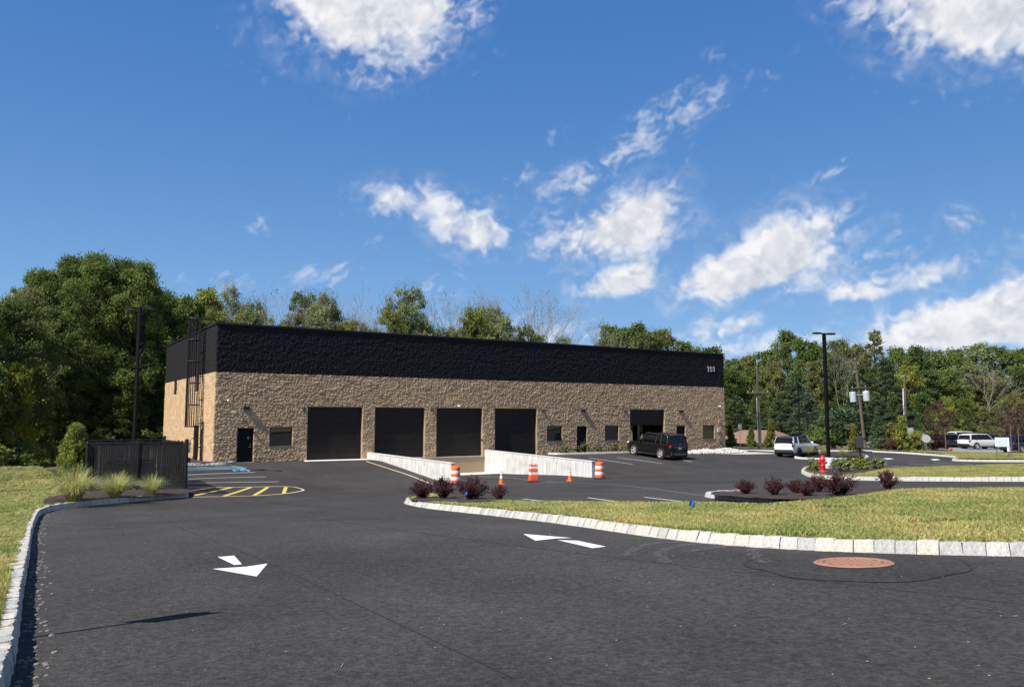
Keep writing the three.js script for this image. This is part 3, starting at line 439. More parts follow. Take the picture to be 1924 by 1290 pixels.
// pipes, gas meter and bollards at the foot of the side wall
const bl = (u, y, v) => { const [x, zf] = xzOf(u, v); return new THREE.Vector3(x, y, -zf); };
const brown = mat([0.035, 0.025, 0.02], 0.5);
{
  const p = thing('conduit_pipe', 'thin dark conduit rising up the side wall beside the ladder', 'pipe', bl(-0.1, 0, -2.75), TH); part('riser', [cyl(0.05, 0.05, 2.7, 0, 1.25, 0, 10)], brown, p); for (const y of [0.7, 1.9]) part('strap', rb(0.14, 0.04, 0.04, 0, y, 0.03), brown, p); part('cross_pipe', bar([0, 1.5, 0], [-0.3, 1.5, -1.6], 0.02), brown, p);
  const g = thing('gas_meter', 'grey gas meter with pipes at the foot of the side wall', 'gas meter', bl(-0.5, 0.1, -5.3), TH); part('meter_body', [rb(0.34, 0.42, 0.28, 0, 0.6, 0, 0.08)], mat([0.32, 0.34, 0.34], 0.5), g); part('regulator', lathe([[0, 0], [0.16, 0.02], [0.18, 0.08], [0.06, 0.14], [0, 0.15]]).rotateX(Math.PI / 2).translate(0, 1.02, 0.05), mat([0.3, 0.32, 0.32], 0.5), g); part('meter_pipe', tube([[-0.12, -0.1, 0], [-0.12, 0.3, 0], [-0.12, 0.45, 0]], 0.03), mat([0.25, 0.26, 0.26], 0.5), g); part('meter_pipe', [tube([[0.12, 0.75, 0], [0.12, 1.0, 0], [0.12, 1.3, 0.05], [0.4, 1.35, 0]], 0.03)], mat([0.25, 0.26, 0.26], 0.5), g);
  for (const [v, lab] of [[-4.7, 'brown steel bollard in front of the gas meter'], [-6.0, 'brown steel bollard behind the gas meter']]) { const b = thing('bollard', lab, 'bollard', bl(-1.0, 0.05, v), 0, 'bollards at the gas meter'); part('post', lathe([[0.085, 0], [0.085, 1.2], [0.07, 1.26], [0.03, 1.29], [0, 1.295]], 14), brown, b); part('collar', lathe([[0.1, 0], [0.1, 0.05], [0.086, 0.06]], 14), brown, b); }
}

// ---------------------------------------------------------------- loading dock: concrete walls, dock face, slabs
const concreteMap = tex(1024, (u, v) => { const st = fbm(u * 60, v * 2.2, 4, 141, 60), a = fbm(u * 6, v * 6, 5, 142, 6), k = 190 + (st - 0.5) * 60 + (a - 0.5) * 26 + (vn(u * 300, v * 300, 143, 300) - 0.5) * 10; return [k, k * 0.995, k * 0.975]; }, true, [1 / 5, 1 / 2.2]);
const concrete = mat([1, 1, 1], 0.92, { map: concreteMap }), slabConcrete = mat([0.42, 0.405, 0.37], 0.9);
function dockWall(u, label) {
  const t = thing('retaining_wall', label, 'wall', bl(u, 0, 0), TH, 'concrete dock walls'); const Lw = u < 15 ? 12.35 : 13.0, y0 = 0.41, y1 = u < 15 ? 0.24 : 0.12;
  const s = new THREE.Shape([[0.01, -1.5], [Lw, -1.5], [Lw, y1], [0.01, y0]].map((p) => new THREE.Vector2(...p))), g = new THREE.ExtrudeGeometry(s, { depth: 0.27, bevelEnabled: true, bevelSize: 0.012, bevelThickness: 0.012, bevelSegments: 1 }).translate(0, 0, -0.135).rotateY(-Math.PI / 2);
  part('wall_body', g, concrete, t); part('wall_coping', [bar([0, y0 + 0.012, 0.02], [0, y1 + 0.012, Lw + 0.03], 0.004, 4)], concrete, t);
  const cap = new THREE.BoxGeometry(0.33, 0.05, Math.hypot(Lw, y0 - y1)).rotateX(Math.atan2(y0 - y1, Lw)).translate(0, (y0 + y1) / 2 + 0.035, Lw / 2 + 0.03); part('wall_cap', cap, concrete, t); return t;
}
dockWall(WL, 'low white concrete wall left of the sunken dock, nearer the driveway'); dockWall(WR, 'white concrete wall right of the sunken dock with cones before it');
{
  const f = thing('dock_face', 'smooth tan wall under the two raised dock doors', 'wall', bl(0, 0, 0), TH); part('face_panel', bx(WR - WL - 0.28, 1.6, 0.2, (WL + WR) / 2, -0.83, -0.08), mat([0.36, 0.26, 0.165], 0.9), f); part('dock_edge', rb(WR - WL - 0.3, 0.06, 0.24, (WL + WR) / 2, 0.0, -0.06, 0.01), slabConcrete, f);
  const dr = thing('dock_drain_slab', 'pale concrete slab at the foot of the dock', 'slab', null); part('slab', drape([[WL + 0.16, 2.6], [WL + 0.16, 0.04], [WR - 0.16, 0.04], [WR - 0.16, 2.6]].map((p) => xzOf(...p)), 0.4, (x, z) => dockY(x, z) + 0.02), mat([0.62, 0.6, 0.55], 0.95), dr);
  const sl = thing('door_apron', 'white concrete apron before the first big door', 'slab', bl(7.9, 0, 0.35), TH); part('slab', rb(4.3, 0.12, 0.9, 0, -0.02, 0, 0.02), mat([0.74, 0.73, 0.7], 0.9), sl);
}

// ---------------------------------------------------------------- painted markings
const wornAlpha = tex(512, (u, v) => { const a = fbm(u * 30, v * 30, 4, 151, 30), b = vn(u * 180, v * 180, 152, 180); return clamp((a + b * 0.35 - 0.36) * 9) * 255; }, false, [1, 1]);
const paint = (c, r = 0.75) => mat(c, r);
const white = paint([0.62, 0.62, 0.6]), lineWhite = paint([0.46, 0.46, 0.44]), yellow = paint([0.55, 0.41, 0.1]), paleYellow = paint([0.6, 0.5, 0.27]), blue = paint([0.16, 0.42, 0.58]), paleBlue = paint([0.4, 0.52, 0.58]);
const line = (name, a, b, w, m, label, lift = 0.005) => structure(name, ribbon([a, b], w, lift, 0.35), m, label);
line('parking_line', [0.38, 27.78], [1.13, 25.26], 0.1, lineWhite, 'white parking line half hidden by the tip of the front lawn');
line('parking_line', [2.51, 26.93], [3.19, 23.44], 0.1, lineWhite, 'white parking line behind the front lawn, in the middle');
line('parking_line', [4.22, 25.84], [4.78, 22.58], 0.1, lineWhite, 'white parking line behind the front lawn, nearest the mulch bed');
line('parking_line', [5.78, 60.57], [8.66, 57.98], 0.1, lineWhite, 'white parking line nearest the right dock wall');
line('parking_line', [8.04, 61.67], [10.97, 58.89], 0.1, lineWhite, 'white parking line along the black vehicle');
line('parking_line', [11.61, 63.44], [13.39, 60.20], 0.1, lineWhite, 'white parking line beyond the black vehicle');
line('parking_line', [-16.33, 40.82], [-13.25, 43.66], 0.1, lineWhite, 'white stall line before the side wall, the farther of two');
line('parking_line', [-15.49, 38.68], [-12.04, 41.85], 0.1, lineWhite, 'white stall line before the side wall, the nearer of two');
line('accessible_stall_line', [-17.21, 42.92], [-14.44, 45.47], 0.1, paleBlue, 'pale blue stall line beside the wheelchair mark');
line('accessible_stall_line', [-18.15, 45.25], [-15.41, 46.94], 0.11, blue, 'blue line along the accessible aisle');
for (const [a, b] of [[[-18.52, 46.02], [-16.28, 46.53]], [[-18.26, 46.66], [-15.66, 46.96]], [[-17.38, 47.34], [-15.68, 47.29]], [[-16.67, 47.91], [-15.52, 47.18]]]) line('accessible_hatch_line', a, b, 0.11, blue, 'blue diagonal of the accessible aisle by the side wall', 0.009);
{ const c = [-15.38, 45.95], t = new THREE.Group(); t.name = numbered('wheelchair_mark'); t.userData = { kind: 'structure', label: 'blue wheelchair mark painted in the stall', category: 'marking' }; scene.add(t);
  const q = []; for (let k = 0; k <= 18; k++) { const a = 0.5 + (k / 18) * 5.0; q.push([c[0] + 0.42 * Math.cos(a), c[1] + 0.42 * Math.sin(a)]); }
  part('wheel', ribbon(q, 0.11, 0.006, 0.1), blue, t); part('figure', ribbon([[c[0] - 0.1, c[1] + 0.6], [c[0] - 0.05, c[1] + 0.1], [c[0] + 0.35, c[1] + 0.05], [c[0] + 0.55, c[1] - 0.4]], 0.12, 0.010, 0.1), blue, t); part('head', drape(Array.from({ length: 10 }, (_, k) => [c[0] - 0.12 + 0.11 * Math.cos(k * 0.628), c[1] + 0.8 + 0.11 * Math.sin(k * 0.628)]), 0.5, (x, z) => G(x, z) + 0.006), blue, t); }
structure('hatch_outline', ribbon([[-14.73, 36.80], [-13.04, 38.07], [-10.99, 40.15], [-10.43, 39.75], [-10.04, 39.03], [-10.10, 37.93], [-10.38, 36.64], [-11.11, 35.17], [-11.95, 34.25], [-13.08, 33.26]], 0.1, 0.005, 0.25), paleYellow, 'pale yellow outline of the hatched island before the fence');
[[[-14.12, 35.28], [-13.83, 37.31]], [[-13.26, 33.77], [-13.12, 37.87]], [[-12.16, 34.23], [-12.41, 38.50]], [[-11.20, 35.23], [-11.79, 39.14]], [[-10.37, 36.82], [-11.10, 39.79]]].forEach(([a, b], i) => line('hatch_bar', a, b, 0.17, yellow, ['first', 'second', 'third', 'fourth', 'fifth'][i] + ' yellow hatch bar counted from the black fence', 0.009));
structure('dock_edge_line', ribbon([[-9.52, 52.77], [-7.64, 50.09], [-5.82, 47.40], [-4.05, 44.05]], 0.1, 0.005, 0.3), paleYellow, 'yellow line along the foot of the low dock wall');
function arrow(label, parts) { const t = new THREE.Group(); t.name = numbered('road_arrow'); t.userData = { kind: 'structure', label, category: 'marking' }; scene.add(t); for (const [n, poly] of parts) part(n, drape(poly, 0.5, (x, z) => G(x, z) + 0.006), white, t); }
arrow('white painted arrow in the lane on the left, pointing back', [['arrow_shaft', [[-4.52, 12.55], [-4.31, 12.67], [-3.79, 11.47], [-3.88, 11.42]]], ['arrow_head', [[-4.05, 11.06], [-3.63, 11.16], [-3.42, 11.44], [-3.15, 10.10]]]]);
arrow('white painted arrow near the front lawn kerb, pointing to the building', [['arrow_head', [[0.20, 14.54], [0.77, 13.78], [0.99, 13.48], [0.72, 13.49], [0.38, 13.25]]], ['arrow_shaft', [[0.74, 13.21], [1.04, 13.01], [1.38, 12.00], [1.17, 11.85]]]]);
arrow('far white painted arrow beyond the hydrant island, the left one', [['arrow_head', [[30.71, 66.92], [31.52, 67.42], [31.33, 66.27], [30.36, 65.31]]]]);
arrow('far white painted arrow beyond the hydrant island, the right one', [['arrow_head', [[33.91, 65.52], [34.63, 65.91], [33.89, 63.87], [32.90, 62.94]]]]);
line('parking_line', [24.96, 54.35], [25.09, 49.03], 0.1, lineWhite, 'far white parking line behind the hydrant island, the nearest'); line('parking_line', [27.91, 56.85], [27.96, 50.72], 0.1, lineWhite, 'far white parking line behind the hydrant island, in the middle'); line('parking_line', [30.24, 57.87], [30.20, 52.87], 0.1, lineWhite, 'far white parking line behind the hydrant island, the farthest');
// dust and tyre tracks, thin matter lying on the asphalt
const dust = mat([0.17, 0.155, 0.135], 1, { alphaMap: tex(512, (u, v) => { const a = fbm(u * 40, v * 40, 4, 161, 40), e = Math.min(1, Math.min(v, 1 - v) * 3.2 * (0.4 + vn(u * 30, 0, 163, 30))); return clamp((a - 0.42) * 3.2 * e + 0.25 * e) * 200; }, false, [0.25, 1]), transparent: true });
const tread = mat([0.15, 0.14, 0.13], 1, { alphaMap: tex(512, (u, v) => { const a = fbm(u * 24, v * 12, 4, 171, 12), b = (Math.floor(u * 64 + (v > 0.5 ? v : 1 - v) * 6) & 1); return clamp((a - 0.36) * 2.2) * (b ? 165 : 85) * ss(0, 0.3, v) * ss(1, 0.7, v); }, false, [0.4, 1]), transparent: true });
structure('dust_streak', ribbon([[-3.08, 48.75], [-0.06, 48.55], [2.73, 44.18]], 0.55, 0.012, 0.4), dust, 'pale dust streak at the mouth of the loading ramp'); structure('dust_streak', ribbon([[1.68, 45.75], [4.37, 39.59], [5.57, 31.66], [5.86, 26.42], [6.10, 24.29]], 0.34, 0.012, 0.4), dust, 'pale dust streak reaching from the drum to the mulch bed');
[[[3.26, 11.70], [2.60, 11.79], [2.18, 11.44], [1.96, 10.80], [1.87, 9.94]], [[2.62, 12.24], [2.07, 12.06], [1.69, 11.40], [1.53, 10.70]], [[3.63, 11.42], [2.77, 11.24], [2.33, 10.93]], [[3.90, 11.12], [3.36, 10.97], [3.06, 10.39], [2.96, 9.52]]].forEach((p, i) => structure('tyre_track', ribbon(p, 0.24, 0.010 + i * 0.004, 0.2), tread, 'dusty tyre track curving on the asphalt near the manhole, number ' + ['one', 'two', 'three', 'four'][i]));
{ // bits of straw and grit on the asphalt
  const R = rngOf(9), l = []; for (let i = 0; i < 420; i++) { const z = 4.5 + R() * 28, x = (R() - 0.5) * 1.3 * z; if (!inside([x, z], lot) || inside([x, z], lawnFront) || inside([x, z], lawnLeft)) continue; const len = R() < 0.88 ? 0.004 + R() * 0.008 : 0.02 + R() * 0.05, g = bx(len, 0.003, len > 0.02 ? 0.004 : len * 0.8).rotateY(R() * 3.14).translate(x, G(x, z) + 0.006, -z); l.push(g); }
  const o = part('straw_litter', l, mat([0.34, 0.3, 0.21], 1), scene); o.userData = { kind: 'stuff', label: 'bits of straw and grit scattered over the asphalt', category: 'litter' };
  const C = []; for (let i = 0; i < 700; i++) { const t = R(), k = Math.floor(t * (kerbLeft.length - 1)), p = kerbLeft[k], q = kerbLeft[k + 1], f = R(), d = -0.02 - R() * R() * 0.3, nx = -(q[1] - p[1]), nz = q[0] - p[0], n = Math.hypot(nx, nz); const x = lerp(p[0], q[0], f) + (nx / n) * d, z = lerp(p[1], q[1], f) + (nz / n) * d, s = 0.008 + R() * 0.022; C.push(new THREE.IcosahedronGeometry(s, 0).scale(1, 0.5, 1).rotateY(R() * 6).translate(x, G(x, z) + 0.003, -z)); }
  const s = part('gutter_grit', C, mat([0.16, 0.15, 0.13], 1), scene); s.userData = { kind: 'stuff', label: 'grit and soil gathered in the gutter of the left kerb', category: 'grit' };
}
{ // newer patch of asphalt round the manhole, with its seam, and the joints between paver passes
  const c = [3.84, 9.17], ring = (r, n, ph) => Array.from({ length: n }, (_, k) => { const a = (k / n) * 6.2832; return [c[0] + Math.cos(a) * r * (1 + 0.06 * Math.sin(a * 3 + ph) + 0.03 * Math.sin(a * 7)), c[1] + Math.sin(a) * r * (1 + 0.06 * Math.sin(a * 3 + ph) + 0.03 * Math.sin(a * 7))]; });
  structure('asphalt_patch', drape(ring(1.16, 48, 1), 0.3, (x, z) => G(x, z) + 0.003, (x, z) => asphaltTone(x, z) * (0.92 + 0.1 * vn(x * 4, z * 4, 301))), asphalt, 'round patch of newer asphalt about the manhole'); const seam = mat([0.026, 0.025, 0.024], 0.9, { specularIntensity: 0.3 }), q = ring(1.17, 49, 1); q[48] = q[0];
  structure('patch_seam', ribbon(q, 0.018, 0.0065, 0.12), seam, 'dark tar seam of the round asphalt patch');
  structure('paving_joint', ribbon([[-8.3, 48], [-7.7, 40], [-7.2, 30], [-6.2, 20]].map((p) => xzOf(...p)), 0.011, 0.003, 0.5), seam, 'thin dark paving joint along the left lane'); structure('paving_joint', ribbon([[-3.9, 50], [-4.2, 42], [-4.0, 33], [-3.2, 22], [-1, 16]].map((p) => xzOf(...p)), 0.011, 0.003, 0.5), seam, 'thin dark paving joint down the middle of the driveway');
}
// manhole
{
  const p = [3.90, 9.34], t = thing('manhole_cover', 'round rusty iron manhole cover with a raised grid', 'manhole', on(p, 0.008)); const R = rngOf(4), rustMap = tex(256, (u, v) => { const a = fbm(u * 9, v * 9, 5, 181, 9), k = 0.75 + a * 0.5; return [146 * k, 108 * k, 88 * k]; }, true, [2, 2]), rust = mat([1, 1, 1], 0.85, { map: rustMap, metalness: 0.1 }), rustDark = mat([0.5, 0.48, 0.48], 0.9, { map: rustMap });
  t.rotation.x = -0.0505; t.rotation.z = 0.0365;
  part('frame_ring', lathe([[0.375, 0], [0.378, 0.012], [0.41, 0.012], [0.43, 0.0]], 48), rust, t); part('lid', new THREE.CircleGeometry(0.37, 48).rotateX(-Math.PI / 2).translate(0, 0.004, 0), rustDark, t);
  for (let i = -4; i <= 4; i++) for (let j = -4; j <= 4; j++) { const x = i * 0.076, z = j * 0.076; if (Math.hypot(x, z) > 0.31) continue; part('raised_stud', new THREE.CylinderGeometry(0.024, 0.03, 0.01, 4, 1).rotateY(Math.PI / 4).scale(1.05, 1, 1.05).translate(x, 0.0085, z), rust, t); }
  part('lid_rim', lathe([[0.335, 0.004], [0.34, 0.013], [0.362, 0.013], [0.367, 0.004]], 48), rust, t);
}

// ---------------------------------------------------------------- fenced enclosure
{
  const a0 = [-13.9, 34.45], dir = [CT, ST], back = [-ST, CT], FL = 3.75, FD = 5.8, H = 2.02, black = mat([0.008, 0.0075, 0.0075], 0.5), vinyl = mat([0.006, 0.005, 0.0055], 0.7, { specularIntensity: 0.3 });
  const t = thing('chain_link_enclosure', 'black chain link enclosure with privacy slats behind the tall grasses', 'fence', on(a0, 0.16), TH); // local x = along the front (towards the right), z = towards the camera
  const post = (x, z, r, h) => part('post', [cyl(r, r, h + 0.3, x, h / 2 - 0.15, z, 12), new THREE.SphereGeometry(r * 1.15, 10, 6).scale(1, 0.7, 1).translate(x, h, z)], black, t);
  for (const [x, z, r, h] of [[0, 0, 0.08, H + 0.06], [-FL / 2, 0, 0.04, H], [-FL, 0, 0.06, H], [0, -FD, 0.08, H + 0.1], [-FL, -FD, 0.06, H], [-FL / 2, -FD, 0.04, H]]) post(x, z, r, h);
  const sides = [[[-FL, 0], [0, 0]], [[-FL, -FD], [0, -FD]], [[-FL, 0], [-FL, -FD]]];
  const panel = (p, q, h, y0, parent, R, gap) => { // rails, woven wire, slats
    const L = Math.hypot(q[0] - p[0], q[1] - p[1]), at = (s, y, o = 0) => { const k = s / L, nx = -(q[1] - p[1]) / L, nz = (q[0] - p[0]) / L; return [lerp(p[0], q[0], k) + nx * o, y, lerp(p[1], q[1], k) + nz * o]; };
    part('top_rail', bar(at(0, y0 + h), at(L, y0 + h), 0.024, 8), black, parent); part('bottom_rail', bar(at(0, y0 + 0.02), at(L, y0 + 0.02), 0.012, 6), black, parent);
    const wires = [], c = 0.085; for (let s = -h; s < L; s += c) { for (const f of [1, -1]) { let s0 = f > 0 ? s : s + h, s1 = f > 0 ? s + h : s, ya = y0, yb = y0 + h; const cl = (S, Y, S2, Y2) => { if (S < 0) { const k = (0 - S) / (S2 - S); return [0, Y + (Y2 - Y) * k]; } if (S > L) { const k = (L - S) / (S2 - S); return [L, Y + (Y2 - Y) * k]; } return [S, Y]; }; const A = cl(s0, ya, s1, yb), B = cl(s1, yb, s0, ya); if (Math.abs(A[0] - B[0]) < 0.02) continue; wires.push(bar(at(A[0], A[1], 0.016 * f + 0.012), at(B[0], B[1], 0.012), 0.006, 3)); } }
    const w = part('chain_link_mesh', wires, mat([0.045, 0.042, 0.046], 0.35), parent); w.userData.kind = 'stuff';
    const sl = []; for (let s = 0.05; s < L - 0.03; s += 0.0925) { if (R() < gap) continue; const [x, , z] = at(s, 0, -0.012); sl.push(bx(0.062, h - 0.1, 0.004).rotateY(-Math.atan2(q[1] - p[1], q[0] - p[0])).translate(x, y0 + h / 2 + (R() - 0.5) * 0.05, z)); }
    const v = part('privacy_slat', sl, vinyl, parent); v.userData.kind = 'stuff';
  };
  const R = rngOf(41); sides.forEach(([p, q], i) => panel(p, q, H - 0.08, 0.05, t, R, i ? 0.1 : 0.06));
  for (const [k0, k1, tilt] of [[0.12, FD / 2 - 0.04, 0.0], [FD / 2 + 0.04, FD - 0.12, 0.0]]) { const gte = new THREE.Group(); gte.name = 'gate_leaf'; t.add(gte); panel([0, -k0], [0, -k1], H - 0.14, 0.1, gte, R, 0.12); part('gate_frame', [bar([0, 0.1, -k0], [0, H - 0.02, -k0], 0.03, 8), bar([0, 0.1, -k1], [0, H - 0.02, -k1], 0.03, 8)], black, gte); }
  part('hinge_clamp', [cyl(0.1, 0.1, 0.07, 0, 0.45, 0, 10)], black, t); part('hinge_clamp', [cyl(0.1, 0.1, 0.07, 0, 1.65, 0, 10)], black, t); part('gate_latch', rb(0.1, 0.18, 0.12, 0.12, 1.25, 0.02), black, t);
  shade(t);
  const d = thing('dumpster', 'dark waste container standing inside the fenced enclosure', 'dumpster', new THREE.Vector3(a0[0] + (-1.9) * CT + -2.2 * ST * 1 + 0.0, G(...a0) + 0.02, -(a0[1] - 1.9 * ST + 2.2 * CT)), TH);
  const s = new THREE.Shape([[-0.75, 0.15], [0.75, 0.15], [0.85, 1.2], [-0.85, 1.35]].map((p) => new THREE.Vector2(...p))); part('container', new THREE.ExtrudeGeometry(s, { depth: 1.8, bevelEnabled: true, bevelSize: 0.02, bevelThickness: 0.02, bevelSegments: 1 }).rotateY(Math.PI / 2).translate(-0.9, 0, 0), mat([0.012, 0.014, 0.013], 0.9, { specularIntensity: 0.1 }), d); part('lid', rb(1.85, 0.05, 1.75, 0, 1.33, 0).rotateX(0.09), mat([0.008, 0.008, 0.008], 0.9, { specularIntensity: 0.1 }), d);
  for (const [x, z] of [[-0.75, -0.6], [0.75, -0.6], [-0.75, 0.6], [0.75, 0.6]]) part('caster', cyl(0.08, 0.08, 0.06).rotateZ(Math.PI / 2).translate(x, 0.08, z), black, d);
}

// ---------------------------------------------------------------- cones, drums
const orange = mat([0.78, 0.13, 0.025], 0.55), sheet = mat([0.72, 0.71, 0.7], 0.5), rubber = mat([0.02, 0.02, 0.02], 0.8), deepOrange = mat([0.75, 0.1, 0.02], 0.55);
function cone(p, label, turn) {
  const t = thing('traffic_cone', label, 'cone', on(p, 0.006), turn, 'cones at the dock'), prof = (y) => 0.135 + (0.028 - 0.135) * ((y - 0.03) / 0.68);
  const band = (n, y0, y1, m, o = 0) => part(n, lathe([[prof(y0) + o, y0], [prof(y1) + o, y1]], 20), m, t);
  part('base', rb(0.36, 0.035, 0.36, 0, 0.018, 0, 0.015), deepOrange, t); part('body', lathe([[prof(0.03), 0.03], [prof(0.69), 0.69], [prof(0.7) * 0.8, 0.71], [0, 0.712]], 20), orange, t); band('reflective_band', 0.33, 0.48, sheet, 0.003); band('reflective_band', 0.54, 0.64, sheet, 0.003);
}
cone([-0.57, 43.42], 'orange cone with white bands between the left drum and the stack of drums', 0.3); cone([3.24, 45.27], 'orange cone with white bands before the right dock wall', 1.0);
function drum(p, label, turn) {
  const t = thing('traffic_drum', label, 'traffic drum', on(p, 0.006), turn, 'drums at the dock');
  part('ballast_ring', lathe([[0.2, 0], [0.33, 0], [0.34, 0.05], [0.3, 0.09], [0.26, 0.1]], 22), rubber, t);
  const seg = [[0.08, 0.24, 0.275, deepOrange, 'drum_segment'], [0.24, 0.42, 0.268, sheet, 'reflective_band'], [0.42, 0.58, 0.262, orange, 'drum_segment'], [0.58, 0.76, 0.255, sheet, 'reflective_band'], [0.76, 0.94, 0.248, orange, 'drum_segment']];
  for (const [a, b, r, m, n] of seg) part(n, lathe([[r - 0.012, a], [r, a + 0.015], [r - 0.004, b - 0.015], [r - 0.014, b]], 24), m, t);
  part('drum_top', lathe([[0.234, 0.94], [0.21, 0.975], [0.12, 0.985], [0, 0.985]], 24), orange, t); part('handle', tube([[-0.1, 0.98, 0], [-0.08, 1.05, 0], [0, 1.07, 0], [0.08, 1.05, 0], [0.1, 0.98, 0]], 0.022, 6), orange, t);
}
drum([-3.09, 44.36], 'orange and white drum at the end of the low dock wall', 0.2); drum([5.14, 47.47], 'orange and white drum beside the far end of the right dock wall', 0.9);
{ // vertical panel barricade in the middle
  const t = thing('panel_barricade', 'square orange and white channelizer standing between the two cones', 'barricade', on([1.20, 45.66], 0.006), 0.25);
  part('base', rb(0.62, 0.05, 0.62, 0, 0.025, 0, 0.02), rubber, t); const w = (y) => 0.47 - 0.06 * y; [[0.05, 0.3, deepOrange, 'panel_segment'], [0.3, 0.38, orange, 'panel_segment'], [0.38, 0.54, sheet, 'reflective_band'], [0.54, 0.72, orange, 'panel_segment'], [0.72, 0.86, sheet, 'reflective_band'], [0.86, 0.95, orange, 'panel_segment']].forEach(([a, b, m, n]) => part(n, rb(w(a), b - a, w(a), 0, (a + b) / 2, 0, 0.03), m, t)); part('handle', [rb(0.1, 0.07, 0.06, -0.12, 0.975, 0.1), rb(0.1, 0.07, 0.06, 0.12, 0.975, 0.1)], orange, t);
}
// ---------------------------------------------------------------- hydrant
{
  const t = thing('fire_hydrant', 'red fire hydrant in the mulch of the island', 'hydrant', on([16.03, 41.69], 0.14), 0.6), red = mat([0.55, 0.015, 0.025], 0.35, { clearcoat: 0.5 });
  part('flange', lathe([[0, 0], [0.2, 0], [0.2, 0.05], [0.13, 0.06], [0.12, 0.09]], 20), red, t); part('barrel', lathe([[0.115, 0.06], [0.115, 0.3], [0.15, 0.31], [0.15, 0.35], [0.12, 0.36], [0.12, 0.58], [0.16, 0.6], [0.16, 0.64], [0.15, 0.65]], 20), red, t); part('bonnet', lathe([[0.155, 0.64], [0.14, 0.72], [0.09, 0.79], [0.05, 0.82], [0.045, 0.86], [0, 0.87]], 20), red, t);
  for (const a of [0, 2.1, 4.2]) part('nozzle_cap', [cyl(0.07, 0.07, 0.12).rotateX(Math.PI / 2).translate(0, 0.5, 0.16).rotateY(a), cyl(0.025, 0.025, 0.05, 0, 0, 0, 5).rotateX(Math.PI / 2).translate(0, 0.5, 0.24).rotateY(a)], red, t);
}
// ---------------------------------------------------------------- lamps on tall posts
const poleBlack = mat([0.005, 0.005, 0.0055], 0.6, { specularIntensity: 0.3 });
function lampPost(p, h, label, turn, heads, base = 0.65, r = 0.075, y0 = 0) {
  const t = thing('lamp_post', label, 'lamp post', on(p, y0), turn, 'parking lot lamps'); if (base) part('concrete_base', lathe([[0, -0.3], [0.31, -0.3], [0.31, base - 0.03], [0.28, base], [0, base]], 22), mat([0.66, 0.65, 0.62], 0.9), t);
  part('base_plate', [rb(0.34, 0.04, 0.34, 0, base + 0.02, 0), rb(0.2, 0.1, 0.2, 0, base + 0.08, 0, 0.03)], poleBlack, t); part('pole', rb(r * 2, h, r * 2, 0, base + h / 2, 0, 0.012), poleBlack, t);
  for (const s of heads) { const hd = new THREE.Group(); hd.name = 'lamp_head'; hd.position.set(0, base + h, 0); hd.rotation.y = s; t.add(hd); part('arm', rb(0.3, 0.07, 0.06, 0.18, -0.04, 0, 0.01), poleBlack, hd); part('housing', [rb(0.5, 0.09, 0.34, 0.52, -0.03, 0, 0.03)], poleBlack, hd); part('lens', bx(0.4, 0.01, 0.26, 0.53, -0.081, 0), mat([0.6, 0.6, 0.55], 0.3), hd); }
  return t;
}
lampPost([19.12, 48.77], 7.55, 'tall black lamp post with two heads on a pale concrete base, in the hydrant island', 0.35, [0, Math.PI], 0.68, 0.085, 0.1);
lampPost([-19.7, 42], 8.3, 'tall black lamp post before the woods, behind the fenced enclosure', -0.1, [0, Math.PI], 0.5, 0.075);
lampPost([27.15, 76], 5.6, 'slim far lamp post behind the white vehicle', 2.9, [0], 0.3, 0.06);
